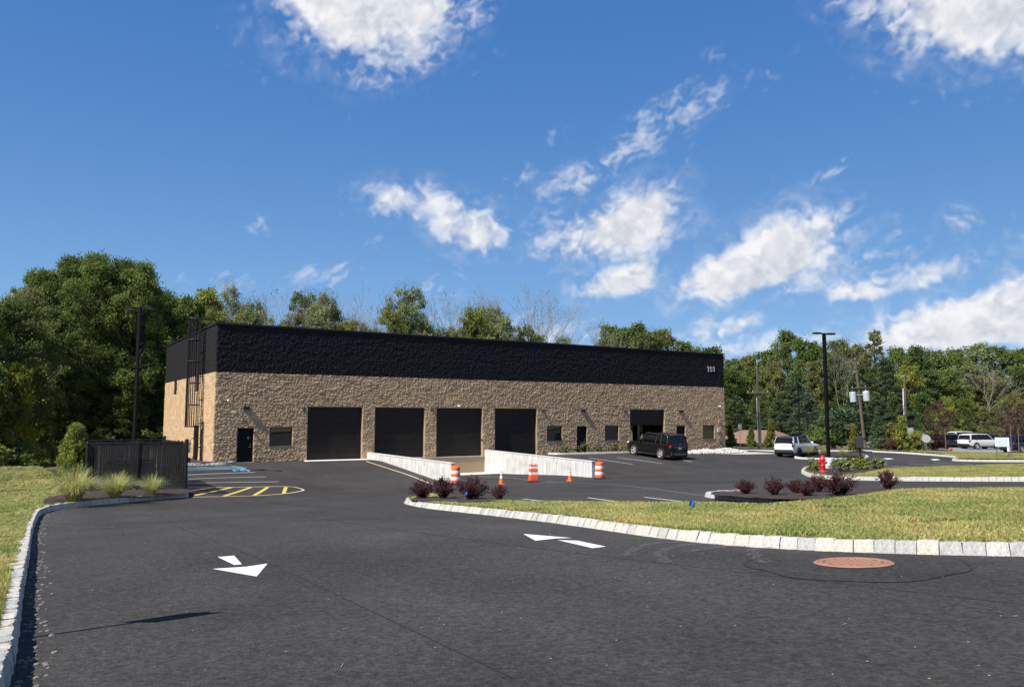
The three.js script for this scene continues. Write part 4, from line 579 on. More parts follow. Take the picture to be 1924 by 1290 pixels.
// ---------------------------------------------------------------- signs
const postGrey = mat([0.1, 0.1, 0.1], 0.5);
{
  const s = thing('sign_post', 'dark square sign seen from behind on a post in the small island', 'sign', on([27.49, 63.74], 0.15), -0.4); part('post', rb(0.1, 1.7, 0.1, 0, 0.85, 0), poleBlack, s); part('sign_panel', rb(0.55, 0.86, 0.06, 0, 1.25, 0.09), mat([0.025, 0.025, 0.027], 0.5), s);
  const st = thing('stop_sign', 'grey back of an octagonal sign before the neighbouring car park', 'sign', on([38.03, 74], 0.14), -0.45); part('post', rb(0.06, 2.1, 0.05, 0, 0.9, 0), postGrey, st); part('sign_plate', cyl(0.38, 0.38, 0.01, 0, 0, 0, 8).rotateY(Math.PI / 8).rotateX(Math.PI / 2).translate(0, 1.35, 0.04), mat([0.42, 0.42, 0.42], 0.5, { metalness: 0.4 }), st);
  const bd = thing('notice_board', 'pale blue and white notice board on two posts before the far cars', 'sign', on([38.90, 64], 0.14), -0.35); for (const x of [-0.4, 0.4]) part('post', rb(0.06, 1.5, 0.06, x, 0.7, 0), postGrey, bd); part('board', rb(1.0, 0.72, 0.04, 0, 1.15, 0.05), mat([0.6, 0.68, 0.7], 0.5), bd);
  for (const [i, y] of [[0, 1.35], [1, 1.2], [2, 1.05], [3, 0.93]]) part('text_line', bx(0.78 - i * 0.06, 0.03, 0.006, 0, y, 0.073), mat([0.25, 0.42, 0.52], 0.5), bd);
  const wb = thing('white_marker', 'small white marker box on a post before the dark blue vehicle', 'marker', on([38.18, 62], 0.14), 0.3); part('post', rb(0.05, 0.5, 0.05, 0, 0.25, 0), postGrey, wb); part('marker_box', rb(0.2, 0.36, 0.12, 0, 0.6, 0), mat([0.75, 0.75, 0.74], 0.5), wb);
  const sg = thing('parking_sign', 'narrow parking sign on a post near the building corner', 'sign', on([20.67, 73], 0.1), -0.2); part('post', rb(0.05, 2.2, 0.04, 0, 1.1, 0), postGrey, sg); part('sign_plate', rb(0.31, 0.46, 0.012, 0, 1.98, 0.03, 0.005), mat([0.14, 0.14, 0.14], 0.5), sg);
  // stands just outside the frame on the left; its shadow falls across the driveway
  const ls = thing('driveway_sign', 'sign on a post by the left kerb, its shadow across the driveway', 'sign', on([-4.46, 6.42], 0.17), -0.12); part('post', rb(0.05, 2.3, 0.05, 0, 1.15, 0), postGrey, ls); part('sign_plate', rb(0.36, 0.72, 0.01, 0, 1.94, 0.035, 0.004), mat([0.6, 0.6, 0.6], 0.5), ls);
}
for (const [p, label, h] of [[[-1.45, 24.65], 'small blue marker flag among the barberries of the lawn tip', 0.16], [[3.39, 15.48], 'small blue marker flag standing in the front lawn', 0.15], [[10.91, 23.95], 'small blue marker flag by the rightmost barberry', 0.15], [[14.04, 35.31], 'small blue marker flag in the hydrant island mulch', 0.16]]) { const t = thing('marker_flag', label, 'flag', on(p, h - 0.02), 0.4, 'blue marker flags'); part('wire', bar([0, 0, 0], [0, 0.3, 0], 0.004), steel, t); const g = new THREE.PlaneGeometry(0.12, 0.1, 4, 2), q = g.attributes.position; for (let i = 0; i < q.count; i++) q.setZ(i, 0.018 * Math.sin(q.getX(i) * 60) + q.getX(i) * 0.2); g.computeVertexNormals(); part('flag', g.rotateZ(-0.5).translate(0.05, 0.23, 0), mat([0.02, 0.09, 0.42], 0.6), t); }
// ---------------------------------------------------------------- utility poles and wires
const wood = mat([0.2, 0.165, 0.135], 0.95, { map: tex(256, (u, v) => { const k = 200 + (fbm(u * 40, v * 2, 4, 191, 40) - 0.5) * 160; return [k, k * 0.96, k * 0.92]; }, true, [1, 1]) }), galv = mat([0.42, 0.44, 0.45], 0.5, { metalness: 0.3 }), wireM = mat([0.03, 0.03, 0.03], 0.6);
function utilityPole(x, zf, yTop, lean, label, fit) {
  const y0 = G(x, zf), t = thing('utility_pole', label, 'utility pole', new THREE.Vector3(x, y0, -zf), 0, 'poles along the street'); t.rotation.z = lean; const h = yTop - y0; part('pole', lathe([[0, -0.5], [0.17, -0.5], [0.155, h * 0.4], [0.12, h], [0, h + 0.02]], 12), wood, t); fit(t, h); return t;
}
const insul = (x, y, z) => lathe([[0, 0], [0.05, 0.02], [0.04, 0.06], [0.055, 0.08], [0.03, 0.14], [0, 0.15]], 8).translate(x, y, z);
utilityPole(25.22, 82, 8.38, 0.005, 'wooden utility pole with one crossarm beside the small brown roofed house', (t, h) => { part('crossarm', rb(2.5, 0.12, 0.1, 0, h - 2.95, 0.16), wood, t); for (const x of [-1.1, -0.6, 0.9]) part('insulator', insul(x, h - 2.89, 0.16), galv, t); part('brace', [bar([-0.5, h - 2.98, 0.17], [0, h - 3.5, 0.17], 0.02), bar([0.5, h - 2.98, 0.17], [0, h - 3.5, 0.17], 0.02)], wood, t); part('riser_conduit', cyl(0.06, 0.06, h * 0.6, -0.18, h * 0.3, 0.08, 8), galv, t); part('insulator', insul(0, h, 0), galv, t); });
utilityPole(37.66, 86, 9.17, 0.075, 'leaning wooden utility pole carrying two pale transformer cans', (t, h) => { for (const s of [-1, 1]) { part('transformer', [lathe([[0, 0], [0.3, 0.02], [0.34, 0.08], [0.34, 1.0], [0.3, 1.08], [0.1, 1.14], [0, 1.15]], 20).translate(s * 0.72, h - 4.55, 0.1)], mat([0.42, 0.47, 0.5], 0.45), t); part('bushing', insul(s * 0.72, h - 3.4, 0.1), galv, t); part('bracket', rb(0.5, 0.1, 0.08, s * 0.3, h - 3.8, 0.1), galv, t); } part('crossarm', rb(1.7, 0.1, 0.1, 0, h - 3.05, 0.16), wood, t); for (const x of [-0.7, 0.7]) part('insulator', insul(x, h - 3.0, 0.16), galv, t); part('insulator', insul(0, h, 0), galv, t); part('side_insulator', insul(-0.2, h - 1.4, 0.1), galv, t); });
utilityPole(43.99, 90, 7.79, -0.02, 'wooden utility pole with a grey equipment box and pale conduit', (t, h) => { part('equipment_box', rb(0.72, 1.25, 0.4, 0.25, h - 6.6, 0.3), galv, t); part('riser_conduit', cyl(0.07, 0.07, h * 0.55, -0.22, h * 0.53, 0.1, 8), mat([0.6, 0.6, 0.58], 0.6), t); part('top_bracket', [bar([-0.5, h - 0.35, 0.1], [0, h - 0.1, 0.1], 0.03), bar([0.5, h - 0.35, 0.1], [0, h - 0.1, 0.1], 0.03)], galv, t); });
for (const [p, q, w] of [[[-11.80, 20.38], [-6.48, 20.58], 'nearer'], [[-12.58, 22.87], [-6.76, 21.46], 'farther']]) { const d = [q[0] - p[0], q[1] - p[1]], at = (k) => [p[0] + d[0] * k - 0.773 * 0.839 * 14, 13.6, -(p[1] + d[1] * k - 0.634 * 0.839 * 14)]; const o = part('overhead_wire', bar(at(-5), at(5), 0.017, 5), wireM, scene); o.name = numbered('overhead_wire'); o.userData = { label: w + ' wire high over the driveway, its thin shadow crossing the asphalt', category: 'wire' }; }
{
  const span = (a, b, sag, r = 0.022) => { const q = []; for (let k = 0; k <= 16; k++) { const t = k / 16; q.push([lerp(a[0], b[0], t), lerp(a[1], b[1], t) - sag * 4 * t * (1 - t), lerp(a[2], b[2], t)]); } return tube(q, r, 4, 24); };
  const X = [[25.22, 82], [36.98, 86], [43.93, 90], [64.69, 98], [21.32, 79]];
  const W = (i, py, dz = 0) => { const [x, z] = X[i]; return [x, EYE + ((788.6 - py) / 1505) * z, -z + dz]; };
  const list = [[4, 700, 0, 686], [0, 686, 1, 676], [1, 676, 2, 678], [2, 678, 3, 680], [0, 700, 1, 693], [1, 693, 3, 697], [4, 720, 0, 718], [0, 718, 1, 716], [1, 717, 3, 715], [0, 740, 1, 733], [1, 731, 3, 730], [0, 745, 1, 765], [1, 765, 2, 768], [4, 775, 0, 774], [0, 774, 1, 776], [1, 777, 2, 779], [2, 779, 3, 781], [4, 785, 0, 783], [0, 783, 1, 786], [1, 786, 2, 788], [2, 789, 3, 792], [0, 791, 1, 793], [1, 793, 3, 796]];
  const nth = [0, 0]; list.forEach(([i, a, j, b], k) => { const o = part('overhead_wire', span(W(i, a, 0.1), W(j, b, 0.1), 0.25, a > 760 ? 0.035 : 0.02), wireM, scene); o.name = numbered('overhead_wire'); o.userData = { label: (a > 760 ? 'dark low cable, ' : 'thin high power line, ') + ['first', 'second', 'third', 'fourth', 'fifth', 'sixth', 'seventh', 'eighth', 'ninth', 'tenth', 'eleventh', 'twelfth'][nth[a > 760 ? 1 : 0]++] + ' counted downward and rightward along the utility poles', category: 'wire', group: a > 760 ? 'low cables along the street' : 'power lines along the street' }; });
  const gy = part('guy_wire', bar([44.05, 7.2, -90], [45.00, -0.4, -88], 0.02, 5), wireM, scene); gy.name = numbered('guy_wire'); gy.userData = { label: 'guy wire slanting down from the pole with the equipment box', category: 'wire' };
}

// ---------------------------------------------------------------- vehicles (x = forward, y = up, z = right)
const tyreM = mat([0.012, 0.012, 0.012], 0.85), trim = mat([0.015, 0.015, 0.016], 0.6), chrome = mat([0.75, 0.75, 0.76], 0.15, { metalness: 1 }), autoGlass = mat([0.008, 0.009, 0.011], 0.05, { specularIntensity: 0.6 }), tail = mat([0.5, 0.01, 0.015], 0.2, { clearcoat: 0.6 }), lampGlass = mat([0.6, 0.62, 0.65], 0.1);
function loft(st, ring) { // st: stations; ring(s) -> points [y, z] from sill up to the centre line; mirrored
  const pos = [], idx = []; let n = 0;
  for (const s of st) { const half = ring(s), full = [...half.map(([y, z]) => [y, z]), ...half.slice(0, -1).reverse().map(([y, z]) => [y, -z])]; n = full.length; for (const [y, z] of full) pos.push(s.x, y, z); }
  for (let i = 0; i < st.length - 1; i++) for (let k = 0; k < n - 1; k++) { const a = i * n + k, b = a + 1, c = a + n, d = c + 1; idx.push(a, c, b, b, c, d); }
  for (const e of [0, st.length - 1]) for (let k = 1; k < n - 1; k++) idx.push(...(e ? [e * n, e * n + k + 1, e * n + k] : [e * n, e * n + k, e * n + k + 1]));
  const g = new THREE.BufferGeometry(); g.setAttribute('position', new THREE.Float32BufferAttribute(pos, 3)); g.setIndex(idx); g.computeVertexNormals(); return g;
}
const wheelGeo = {};
function wheel(parent, x, z, r, rimM, s) {
  const w = new THREE.Group(); w.name = 'wheel'; w.position.set(x, r, z); parent.add(w);
  wheelGeo[r] ??= { t: lathe([[r * 0.66, -0.11], [r * 0.93, -0.12], [r, -0.08], [r, 0.08], [r * 0.93, 0.12], [r * 0.66, 0.11]], 28).rotateX(Math.PI / 2), d: new THREE.CylinderGeometry(r * 0.66, r * 0.66, 0.14, 24).rotateX(Math.PI / 2), sp: rb(r * 0.6, r * 0.17, 0.03, r * 0.33, 0, 0, 0.01), rim: new THREE.TorusGeometry(r * 0.645, 0.02, 6, 28), hub: new THREE.CylinderGeometry(r * 0.14, r * 0.16, 0.04, 14).rotateX(Math.PI / 2) };
  const g = wheelGeo[r]; part('tyre', g.t, tyreM, w); part('brake_disc', g.d, trim, w); const o = s * 0.085;
  for (let k = 0; k < 5; k++) { const sp = part('spoke', g.sp, rimM, w); sp.rotation.z = k * 1.2566; sp.position.z = o; } part('rim', g.rim, rimM, w).position.z = s * 0.1; part('hub_cap', g.hub, rimM, w).position.z = s * 0.09;
}
const alloy = mat([0.55, 0.55, 0.56], 0.35, { metalness: 0.4 });
function vehicle(o) {
  const { L, W, H, belt, hood, nose, paintM, label, pos, turn, wr = 0.37, wb = L * 0.59, roofM = paintM, rimM = alloy, name = 'parked_car', cat = 'car', group, sedan = false, lower = trim, rails = false, rear = 0.12, detail = true } = o;
  const t = thing(name, label, cat, pos, turn, group), h = L / 2, w = W / 2, sill = 0.28;
  const top = (x) => { const f = (x + h) / L; if (f > 0.70) return lerp(belt - 0.02, hood, clamp((f - 0.70) / 0.24)) - (f > 0.94 ? (f - 0.94) * 2.2 : 0); return sedan && f < 0.2 ? belt - 0.0 - (0.2 - f) * 0.25 : belt; };
  const st = []; for (let k = 0; k <= 22; k++) { const x = -h + (L * k) / 22, f = k / 22, e = Math.min(f, 1 - f), pinch = 1 - 0.16 * (1 - ss(0, 0.13, e)) ** 2; st.push({ x, pinch, top: top(x), lift: f < 0.05 || f > 0.95 ? 0.1 : 0 }); }
  part('body', loft(st, (s) => [[sill + s.lift, 0.0], [sill + s.lift, w * 0.90 * s.pinch], [sill + 0.1 + s.lift, w * 0.97 * s.pinch], [lerp(sill, s.top, 0.55), w * 1.0 * s.pinch], [s.top - 0.08, w * 0.975 * s.pinch], [s.top - 0.015, w * 0.93 * s.pinch], [s.top + 0.015, w * 0.6 * s.pinch], [s.top + 0.025, 0]]), paintM, t);
  // cabin
  const x0 = -h + (sedan ? L * 0.1 : rear), xr = -h + (sedan ? L * 0.28 : rear + (o.upright || 0.3)), xf = h - L * (o.upright ? 0.405 : 0.43), x1 = h - L * (o.upright ? 0.295 : 0.27);
  const cab = [[x0, 0], [lerp(x0, xr, 0.5), 0.62], [xr, 0.94], [lerp(xr, xf, 0.5), 1], [xf, 0.95], [lerp(xf, x1, 0.5), 0.52], [x1, 0]];
  const cabY = (k) => belt + 0.01 + (H - belt - 0.03) * k;
  part('window_glass', loft(cab.map(([x, k]) => ({ x, k })), (s) => { const y = cabY(s.k), q = 1 - 0.17 * s.k; return [[belt - 0.05, 0], [belt - 0.05, w * 0.93], [lerp(belt, y, 0.5), w * (0.93 + (0.93 * q - 0.93) * 0.5)], [y - 0.001, w * 0.9 * q], [y + 0.012, 0]]; }), autoGlass, t);
  const rf = [[xr - 0.06, 0.86], [xr + 0.05, 0.965], [lerp(xr, xf, 0.5), 1.025], [xf - 0.02, 0.98], [xf + 0.12, 0.9]];
  part('roof', loft(rf.map(([x, k]) => ({ x, k })), (s) => { const y = cabY(s.k), q = 1 - 0.17 * s.k; return [[y - 0.06, 0], [y - 0.06, w * 0.94 * q], [y - 0.02, w * 0.925 * q], [y + 0.015, w * 0.8 * q], [y + 0.03, 0]]; }), roofM, t);
  const pillar = (xa, xb, wd, m) => { for (const s of [-1, 1]) part('pillar', (() => { const g = new THREE.BoxGeometry(wd, 1, 0.03, 1, 3, 1), p = g.attributes.position; for (let i = 0; i < p.count; i++) { const k = p.getY(i) + 0.5, x = lerp(xa, xb, k) + p.getX(i), y = lerp(belt - 0.04, cabY(0.93), k), z = w * lerp(0.945, 0.945 * 0.845, k) + p.getZ(i); p.setXYZ(i, x, y, s * z); } g.computeVertexNormals(); return g; })(), m, t); };
  pillar(x0 + 0.08, xr - 0.02, sedan ? 0.14 : 0.16, paintM); pillar(lerp(xr, xf, 0.52), lerp(xr, xf, 0.5), 0.08, trim); pillar(x1 - 0.12, xf + 0.02, 0.07, paintM); if (!sedan) pillar(x0 + L * 0.2, x0 + L * 0.21, 0.1, o.cM || trim);
  part('lower_trim', [rb(L - 0.3, 0.14, W * 0.93, 0, sill - 0.02, 0, 0.03)], lower, t);
  part('front_bumper', rb(0.16, 0.3, W * 0.84, h - 0.1, 0.42, 0, 0.05), lower, t); part('rear_bumper', rb(0.2, 0.3, W * 0.86, -h + 0.08, 0.46, 0, 0.06), o.bumperM || lower, t);
  for (const sx of [-1, 1]) for (const sz of [-1, 1]) { const x = sx * wb / 2 + o.shift; part('wheel_arch', new THREE.CylinderGeometry(wr * 1.17, wr * 1.17, 0.2, 26).rotateX(Math.PI / 2).translate(x, wr * 1.02, sz * (w - 0.095)), lower, t); wheel(t, x, sz * (w - 0.06), wr, rimM, sz); }
  for (const s of [-1, 1]) { part('tail_light', rb(0.16, 0.17, W * 0.2, -h + 0.1, belt - 0.14, s * W * 0.38, 0.03), o.tailM || tail, t); part('headlight', rb(0.18, 0.14, W * 0.2, h - 0.16, hood - 0.12, s * W * 0.37, 0.03), lampGlass, t); }
  if (detail) {
    for (const s of [-1, 1]) { part('side_mirror', rb(0.13, 0.16, 0.2, x1 - 0.3, belt + 0.08, s * (w + 0.09), 0.03), paintM, t); part('door_handle', rb(0.2, 0.03, 0.03, -0.5, belt - 0.14, s * (w * 0.985), 0.01), chrome, t); part('door_handle', rb(0.2, 0.03, 0.03, 0.5, belt - 0.14, s * (w * 0.985), 0.01), chrome, t); part('belt_strip', rb(x1 - x0 - 0.25, 0.025, 0.02, (x0 + x1) / 2 - 0.05, belt + 0.0, s * w * 0.95, 0.006), chrome, t); if (rails) part('window_trim', tube([[x0 + 0.3, belt + 0.05, s * w * 0.955], [xr + 0.25, cabY(0.9), s * w * 0.85], [lerp(xr, xf, 0.5), cabY(0.95), s * w * 0.845], [xf - 0.1, cabY(0.9), s * w * 0.855], [x1 - 0.35, belt + 0.08, s * w * 0.95]], 0.016, 5), chrome, t); if (rails) part('roof_rail', bar([xr, H + 0.03, s * w * 0.68], [xf - 0.1, H + 0.03, s * w * 0.68], 0.02, 6), chrome, t); part('running_board', rb(wb - wr * 2.6, 0.04, 0.1, o.shift, sill + 0.02, s * (w - 0.0), 0.01), rails ? chrome : lower, t); }
    part('licence_plate', bx(0.015, 0.12, 0.3, -h - 0.005, belt - 0.26, 0), mat([0.6, 0.62, 0.66], 0.5), t); part('tail_strip', rb(0.02, 0.03, W * 0.5, -h + 0.0, belt - 0.15, 0, 0.006), o.stripM || chrome, t); part('rear_skid', rb(0.06, 0.06, W * 0.6, -h - 0.02, 0.42, 0, 0.01), chrome, t); part('rear_wiper', rb(0.02, 0.02, 0.4, x0 + 0.02, belt + 0.06, -0.1, 0.005), trim, t);
  }
  if (o.star) { const e = new THREE.Group(); e.name = 'emblem'; e.position.set(-h - 0.012, belt - 0.02, 0); t.add(e); part('ring', new THREE.TorusGeometry(0.065, 0.008, 5, 20).rotateY(Math.PI / 2), chrome, e); for (let k = 0; k < 3; k++) part('ray', rb(0.01, 0.065, 0.012, 0, 0.032, 0, 0.003).rotateX(k * 2.094), chrome, e); }
  return t;
}
const gloss = (c) => mat(c, 0.5, { clearcoat: 0.7, clearcoatRoughness: 0.03, specularIntensity: 0.1 });
const blackCar = gloss([0.006, 0.006, 0.007]), whiteCar = gloss([0.62, 0.62, 0.61]), greyCar = gloss([0.07, 0.08, 0.09]), blueCar = gloss([0.012, 0.02, 0.06]), darkCar = gloss([0.02, 0.02, 0.022]);
{
  const c = xzOf(32.15, 4.95); const b = vehicle({ L: 5.1, W: 1.93, H: 1.86, belt: 1.14, hood: 1.08, upright: 0.2, paintM: blackCar, label: 'black sport utility vehicle with roof rails parked nose to the building', pos: on(c, 0.008), turn: TH + Math.PI / 2, wr: 0.39, wb: 3.05, shift: 0.05, rails: true, name: 'parked_suv', cat: 'car', star: true, lower: trim }); b.rotation.order = 'YXZ'; b.rotation.z = 0.062;
  const r = [21.82, 64.98], f = [0.743, 0.669]; vehicle({ L: 4.4, W: 1.83, H: 1.66, belt: 1.06, hood: 1.0, paintM: whiteCar, roofM: trim, label: 'white compact sport utility vehicle with a dark roof behind the small island', pos: on([r[0] + f[0] * 2.2, r[1] + f[1] * 2.2], 0.008), turn: 0.733, wr: 0.36, wb: 2.62, shift: 0.05, name: 'parked_suv', cat: 'car', cM: whiteCar, tailM: mat([0.06, 0.01, 0.01], 0.2), stripM: trim, bumperM: trim, rimM: trim });
}
// the neighbouring car park
const greyLot = mat([1, 1, 1], 0.95, { map: tex(256, (u, v) => { const k = 122 + (fbm(u * 12, v * 12, 5, 201, 12) - 0.5) * 50; return [k, k, k * 0.98]; }, true, [0.2, 0.2]) });
structure('far_car_park', drape([[38.5, 77.5], [62, 80], [74, 75], [95, 84], [100, 125], [50, 118], [37, 90]], 1.5, (x, z) => G(x, z) + 0.03), greyLot, 'pale asphalt of the neighbouring car park');
[[51.69, 89, 0.25, whiteCar, 4.6, 1.66, 'white sport utility vehicle in the front row of the neighbouring car park', false],
 [50.50, 93, 0.1, greyCar, 4.5, 1.5, 'grey hatchback left of the white front row vehicle', false],
 [50.80, 80, 0.3, blueCar, 4.6, 1.66, 'dark blue vehicle behind the notice board at the picture edge', false],
 [49.60, 97, 0.4, whiteCar, 4.6, 1.46, 'low white car half hidden by the green bushes', true],
 [49.96, 95, -0.3, darkCar, 4.6, 1.5, 'black car between the bushes and the grey hatchback', true],
 [59.81, 106, 0.1, whiteCar, 4.7, 1.7, 'white van like vehicle in the back row', false],
 [58.39, 101, 0.5, darkCar, 4.6, 1.65, 'dark vehicle in the back row behind the white front row vehicle', false],
 [55.72, 101, 0.6, greyCar, 4.5, 1.45, 'dark grey saloon in the back row', true],
 [55.96, 94, -0.2, blueCar, 4.6, 1.5, 'dark blue saloon behind the rear of the white vehicle', true]].forEach(([x, z, a, m, L, H, label, sedan]) => vehicle({ L, W: 1.84, H, belt: H * 0.61, hood: H * 0.57, paintM: m, label, pos: on([x, z], 0.036), turn: a, wr: 0.345, shift: 0.02, sedan, detail: false, group: 'cars in the neighbouring car park' }));
// ---------------------------------------------------------------- far houses
function house(pos, turn, w, d, hw, hr, label, roofM, wallM, gable) {
  const t = thing('small_house', label, 'house', pos, turn); part('wall', bx(w, hw, d, 0, hw / 2 - 0.3, 0), wallM, t); const o = 0.5;
  if (gable) { const s = new THREE.Shape([[-d / 2 - o, 0], [d / 2 + o, 0], [0, hr]].map((p) => new THREE.Vector2(...p))); part('gable', new THREE.ExtrudeGeometry(s, { depth: w - 0.3, bevelEnabled: false }).translate(0, hw - 0.32, -w / 2 + 0.15).rotateY(Math.PI / 2), wallM, t); for (const k of [-1, 1]) part('roof_slope', bx(w + 0.6, 0.14, Math.hypot(d / 2 + o + 0.2, hr)).rotateX(k * Math.atan2(hr, d / 2 + o)).translate(0, hw - 0.24 + hr / 2, k * (d / 4 + o / 2)), roofM, t); }
  else part('roof', (() => { const g = new THREE.CylinderGeometry(0.35, 1, hr, 4, 1).rotateY(Math.PI / 4).scale((w / 2 + o) * 1.414, 1, (d / 2 + o) * 1.414); return g.translate(0, hw - 0.3 + hr / 2, 0); })(), roofM, t);
  for (const x of [-w * 0.3, 0, w * 0.3]) { const wn = new THREE.Group(); wn.name = 'window'; wn.position.set(x, hw * 0.55, d / 2); t.add(wn); part('window_pane', bx(w * 0.2, hw * 0.32, 0.02, 0, 0, 0.02), autoGlass, wn); part('window_frame', [bx(w * 0.22, 0.08, 0.05, 0, hw * 0.18, 0.01), bx(w * 0.22, 0.08, 0.05, 0, -hw * 0.18, 0.01)], mat([0.3, 0.26, 0.22], 0.8), wn); }
}
house(on([28.11, 92], -1.7), 0.25, 7.4, 6, 2.4, 1.35, 'low house with a hipped brown roof beyond the building corner', mat([0.2, 0.125, 0.085], 0.9), mat([0.3, 0.22, 0.15], 0.9), false);
house(on([52.30, 112], -1.6), 0.1, 6, 5, 2.9, 1.4, 'distant house of which an orange brown roof shows above the bushes', mat([0.3, 0.16, 0.09], 0.9), mat([0.3, 0.24, 0.18], 0.9), false);
house(on([83.48, 128], -0.2), 1.35, 8, 9, 3.4, 2.4, 'pale gabled house at the picture edge behind the red leaved trees', mat([0.2, 0.19, 0.18], 0.9), mat([0.6, 0.57, 0.48], 0.9), true);
// ---------------------------------------------------------------- white heap and pale slabs by the building corner
{
  const p = [17.22, 68.24], t = thing('stone_heap', 'low heap of white landscaping stone by the building corner', 'stone heap', on(p, 0)); const R = rngOf(8), g = []; for (let i = 0; i < 900; i++) { const a = R() * 6.28, q = Math.sqrt(R()), x = Math.cos(a) * q * 3.6, z = Math.sin(a) * q * 1.3, y = 0.3 * (1 - q * q) * (0.4 + vn(x * 1.5, z * 1.5, 211)), r = 0.05 + R() * 0.07; g.push(new THREE.IcosahedronGeometry(r, 0).rotateY(R() * 6).rotateX(R() * 6).translate(x, y, z)); } const o = part('white_stone', g, mat([0.46, 0.45, 0.43], 0.9), t); o.userData.kind = 'stuff'; t.rotation.y = TH;
}
structure('pale_walkway', drape([[14.78, 68.38], [21.05, 69.73], [22.99, 68.70], [19.32, 66.96], [15.21, 66.34]], 0.5, (x, z) => G(x, z) + 0.02), slabConcrete, 'pale concrete walk by the building corner'); structure('pale_walkway', drape([[19.15, 72.10], [23.96, 72.99], [35.49, 79.43], [34.44, 77.09], [23.05, 70.26]], 0.8, (x, z) => G(x, z) + 0.05), slabConcrete, 'pale concrete walk along the far kerb');

// ---------------------------------------------------------------- plants
// leaves: folded diamonds of two faces each, in clumps; returns one geometry with the tone of each leaf
class Leaves {
  constructor() { this.p = []; this.n = []; this.c = []; this.i = []; }
  leaf(x, y, z, len, wid, R, up, tone) {
    let ax = R() - 0.5, ay = R() - 0.5, az = R() - 0.5; const al = Math.hypot(ax, ay, az) || 1; ax /= al; ay /= al; az /= al;
    let nx = R() - 0.5, ny = R() - 0.5 + up, nz = R() - 0.5; let d = nx * ax + ny * ay + nz * az; nx -= ax * d; ny -= ay * d; nz -= az * d; d = Math.hypot(nx, ny, nz) || 1; nx /= d; ny /= d; nz /= d;
    const sx = ay * nz - az * ny, sy = az * nx - ax * nz, sz = ax * ny - ay * nx, k = this.p.length / 3, f = wid * 0.25;
    this.p.push(x, y, z, x + ax * len * 0.45 + sx * wid + nx * f, y + ay * len * 0.45 + sy * wid + ny * f, z + az * len * 0.45 + sz * wid + nz * f, x + ax * len, y + ay * len, z + az * len, x + ax * len * 0.45 - sx * wid + nx * f, y + ay * len * 0.45 - sy * wid + ny * f, z + az * len * 0.45 - sz * wid + nz * f);
    for (let q = 0; q < 4; q++) { this.n.push(nx, ny, nz); this.c.push(...tone); } this.i.push(k, k + 1, k + 2, k, k + 2, k + 3);
  }
  geo() { const g = new THREE.BufferGeometry(); g.setAttribute('position', new THREE.Float32BufferAttribute(this.p, 3)); g.setAttribute('normal', new THREE.Float32BufferAttribute(this.n, 3)); g.setAttribute('color', new THREE.Float32BufferAttribute(this.c, 3)); g.setIndex(this.i); return g; }
}
function limb(pts, r0, r1, n = 5) { // tapered tube through points
  const pos = [], nor = [], idx = [], m = pts.length; const v = pts.map((p) => new THREE.Vector3(...p)), ref = new THREE.Vector3(0.31, 0.2, 0.93);
  for (let i = 0; i < m; i++) { const t = v[Math.min(m - 1, i + 1)].clone().sub(v[Math.max(0, i - 1)]).normalize(), a = t.clone().cross(ref).normalize(), b = t.clone().cross(a), r = lerp(r0, r1, i / (m - 1)); for (let k = 0; k < n; k++) { const c = Math.cos(k / n * 6.2832), s = Math.sin(k / n * 6.2832), d = a.clone().multiplyScalar(c).addScaledVector(b, s); pos.push(v[i].x + d.x * r, v[i].y + d.y * r, v[i].z + d.z * r); nor.push(d.x, d.y, d.z); } }
  for (let i = 0; i < m - 1; i++) for (let k = 0; k < n; k++) { const a = i * n + k, b = i * n + (k + 1) % n, c = a + n, d = b + n; idx.push(a, b, c, b, d, c); }
  const g = new THREE.BufferGeometry(); g.setAttribute('position', new THREE.Float32BufferAttribute(pos, 3)); g.setAttribute('normal', new THREE.Float32BufferAttribute(nor, 3)); g.setIndex(idx); return g;
}
const gauss = (R) => (R() + R() + R() - 1.5) * 0.82;
